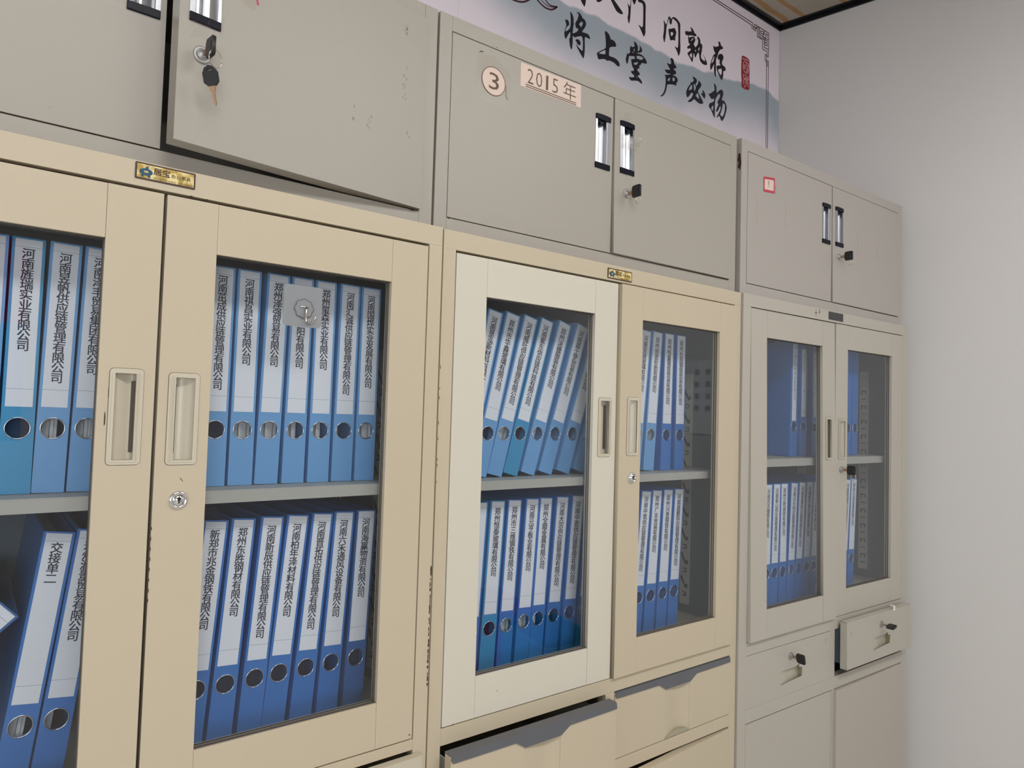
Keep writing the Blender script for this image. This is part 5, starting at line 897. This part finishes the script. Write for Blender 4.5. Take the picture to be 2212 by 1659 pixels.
rows = [
 ('L1', 1.3715, [(0.2465, 0.3), (0.2848, 0.3), (0.3218, 1.1), (0.3598, 1.3)], [None, '河南旌瑞实业' + GS, '河南昱帆' + GY, '河南泽丰贸易集团' + GS], 'upper shelf, left door of the left bookcase', [1, 2, 1, 1], [0, None, 1, 0]),
 ('L1', 0.998, [(0.3055, 7.3), (0.3437, 7.0)], ['交接单二', '郑州润景贸易' + GS], 'lower shelf, left door of the left bookcase', [0, 0], [1, 2]),
 ('L1', 1.3715, [(0.5205, 0.5), (0.5599, 0.3), (0.5999, 1.3), (0.6406, 0.8), (0.6812, 0.4), (0.7217, 0.8), (0.7615, 0.3)], ['河南茁成' + GY, '河南祺昌实业' + GS, '郑州泽强贸易' + GS, '     阳' + GS, '郑州玺森实业' + GS, '河南汇诚' + GY, '河南国烨实业发展' + GS], 'upper shelf, right door of the left bookcase', [1, 1, 1, 1, 1, 1, 1], [None, 0, 0, 1, 1, 2, 0]),
 ('L1', 0.998, [(0.5104, 4.4), (0.5513, 4.1), (0.5942, 4.2), (0.6307, 5.0), (0.6733, 4.5), (0.715, 3.5), (0.7584, 2.5)], ['新郑市兆金钢铁' + GS, '郑州东胜钢材' + GS, '河南新辰' + GY, '河南柏年泽材料' + GS, '河南晋拓' + GY, '河南六禾通风设备' + GS, '河南海赢物资' + GS], 'lower shelf, right door of the left bookcase', [0, 0, 0, 0, 0, 0, 3], [None, None, None, None, None, 2, None]),
 ('L2', 1.3667, [(0.1260, 11.7), (0.1600, 12.9), (0.1964, 14.4), (0.2389, 15.3), (0.2836, 16.3), (0.3303, 17.2), (0.3788, 17.6), (0.4271, 19.1)], ['河南垦泓新材料' + GS, '郑州市华鑫玻璃' + GS, '河南威旺' + GY, '河南紫东供应链科技' + GS, '郑州沫姗服装' + GS, '河南嘉士梦贸易' + GS, '  连鑫钢铁' + GS, None], 'upper shelf, whiter door of the middle bookcase', [1, 1, 1, 2, 1, 1, 1, 1], [0, None, 0, None, 1, 2, None, 2]),
 ('L2', 0.998, [(0.1360, 3.2), (0.1769, 3.2), (0.2177, 3.3), (0.2618, 3.6), (0.297, 3.5), (0.3385, 4.4), (0.3823, 4.3), (0.4251, 4.5)], [None, '郑州恒泰玻璃' + GS, '郑州市三维钢铁' + GS, '河南元亨板业' + GS, '郑州全顺金属' + GS, '河南大宗' + GY, '河南中恩' + GY, None], 'lower shelf, whiter door of the middle bookcase', [0, 2, 0, 0, 0, 0, 0, 0], [0, None, 0, 0, 1, None, 2, None]),
 ('L2', 1.3667, [(0.5785, 5.5), (0.6234, 4.3), (0.6782, 1.2), (0.7261, 0.1)], ['河南安玻玻璃' + GS, '郑州创途轮胎' + GS, '郑州恒鑫钢铁贸易' + GS, '郑州长朋钢铁贸易' + GS], 'upper shelf, right door of the middle bookcase', [1, 1, 0, 0], [0, 0, 1, None]),
 ('L2', 0.998, [(0.592, 5.2), (0.6335, 4.2), (0.6754, 3.5), (0.7159, 3.3)], ['河南中筑' + GY, '郑州广丰贸易' + GS, '郑州兴普钢铁' + GS, '河南晨鹏' + GY], 'lower shelf, right door of the middle bookcase', [0, 0, 0, 0], [None, None, None, None]),
 ('L3', 1.3915, [(0.3519, 1.0), (0.4004, 0.2), (0.4621, -0.3)], ['郑州腾尔辰机电设备' + GS, '市 企  单  账', '凭证  归档'], 'upper shelf, left door of the right bookcase', [0, 0, 0], [None, None, None]),
 ('L3', 0.995, [(0.2332, 1.4), (0.2662, 2.0), (0.3049, 1.2), (0.3469, 3.4), (0.3852, 3.8), (0.4239, 3.7), (0.4604, 3.7)], ['河南兆天钢铁' + GS, '河南泰山' + GY, '郑州正然商贸' + GS, '河南兴乐' + GY, '河南富莱' + GY, '河南智信供应链' + GS, '河南东泽材料' + GS], 'lower shelf, left door of the right bookcase', [0] * 7, [None, None, None, 0, None, None, 0]),
 ('L3', 1.3915, [(0.6469, 1.9), (0.6868, 1.0)], [None, None], 'upper shelf, right door of the right bookcase', [0, 0], [None, None]),
 ('L3', 0.995, [(0.6328, 4.8), (0.6672, 3.7)], ['河南鼎盛' + GY, '郑州天成设备' + GS], 'lower shelf, right door of the right bookcase', [0, 0], [None, None]),
]
for fr, shelf, pos, texts, where, kinds, fills in rows:
    pos = relax(pos, BW + 0.0004); n = len(pos)
    for i, ((u, lean), tx) in enumerate(zip(pos, texts)):
        if n > 2: lab = 'blue binder %s from left, %s' % (ORD[i], where)
        else: lab = 'blue binder, %s of two, %s' % (['left', 'right'][i], where)
        kw = {}
        if fr == 'L3' and 'upper' in where:
            if tx is None: kw['lab'] = None
            elif i == 0: kw.update(lab=(0.0200, 0.1000, 0.3213), pitch=0.0118, ch=0.0100, ws=1.0, top=0.012, ink=INKF)
            else: kw.update(lab=(0.0205, 0.1120, 0.3060 if i == 1 else 0.2990), pitch=0.0200, ch=0.0080, ws=0.9, top=0.016, ink=INKF)
        binder(fr, u, lean, shelf, lab, tx, 'blue binders, ' + where, kind=kinds[i], fill=fills[i], **kw)
# toppled binder leaning steeply at the left edge
th = R_(47); cu_, cz_ = 0.2938, 1.181
o = (cu_ - (0.01425 * math.cos(th) + 0.3213 * math.sin(th)), cz_ - (-0.01425 * math.sin(th) + 0.3213 * math.cos(th)))
print('toppled origin', o)
binder('L1', 0, 47, 0, 'blue binder toppled over steeply against its neighbours on the lower left shelf', None, None, free=(o[0], max(o[1], 0.998 + BW / 2 * math.sin(th) + .0005)), kind=3, fill=1)
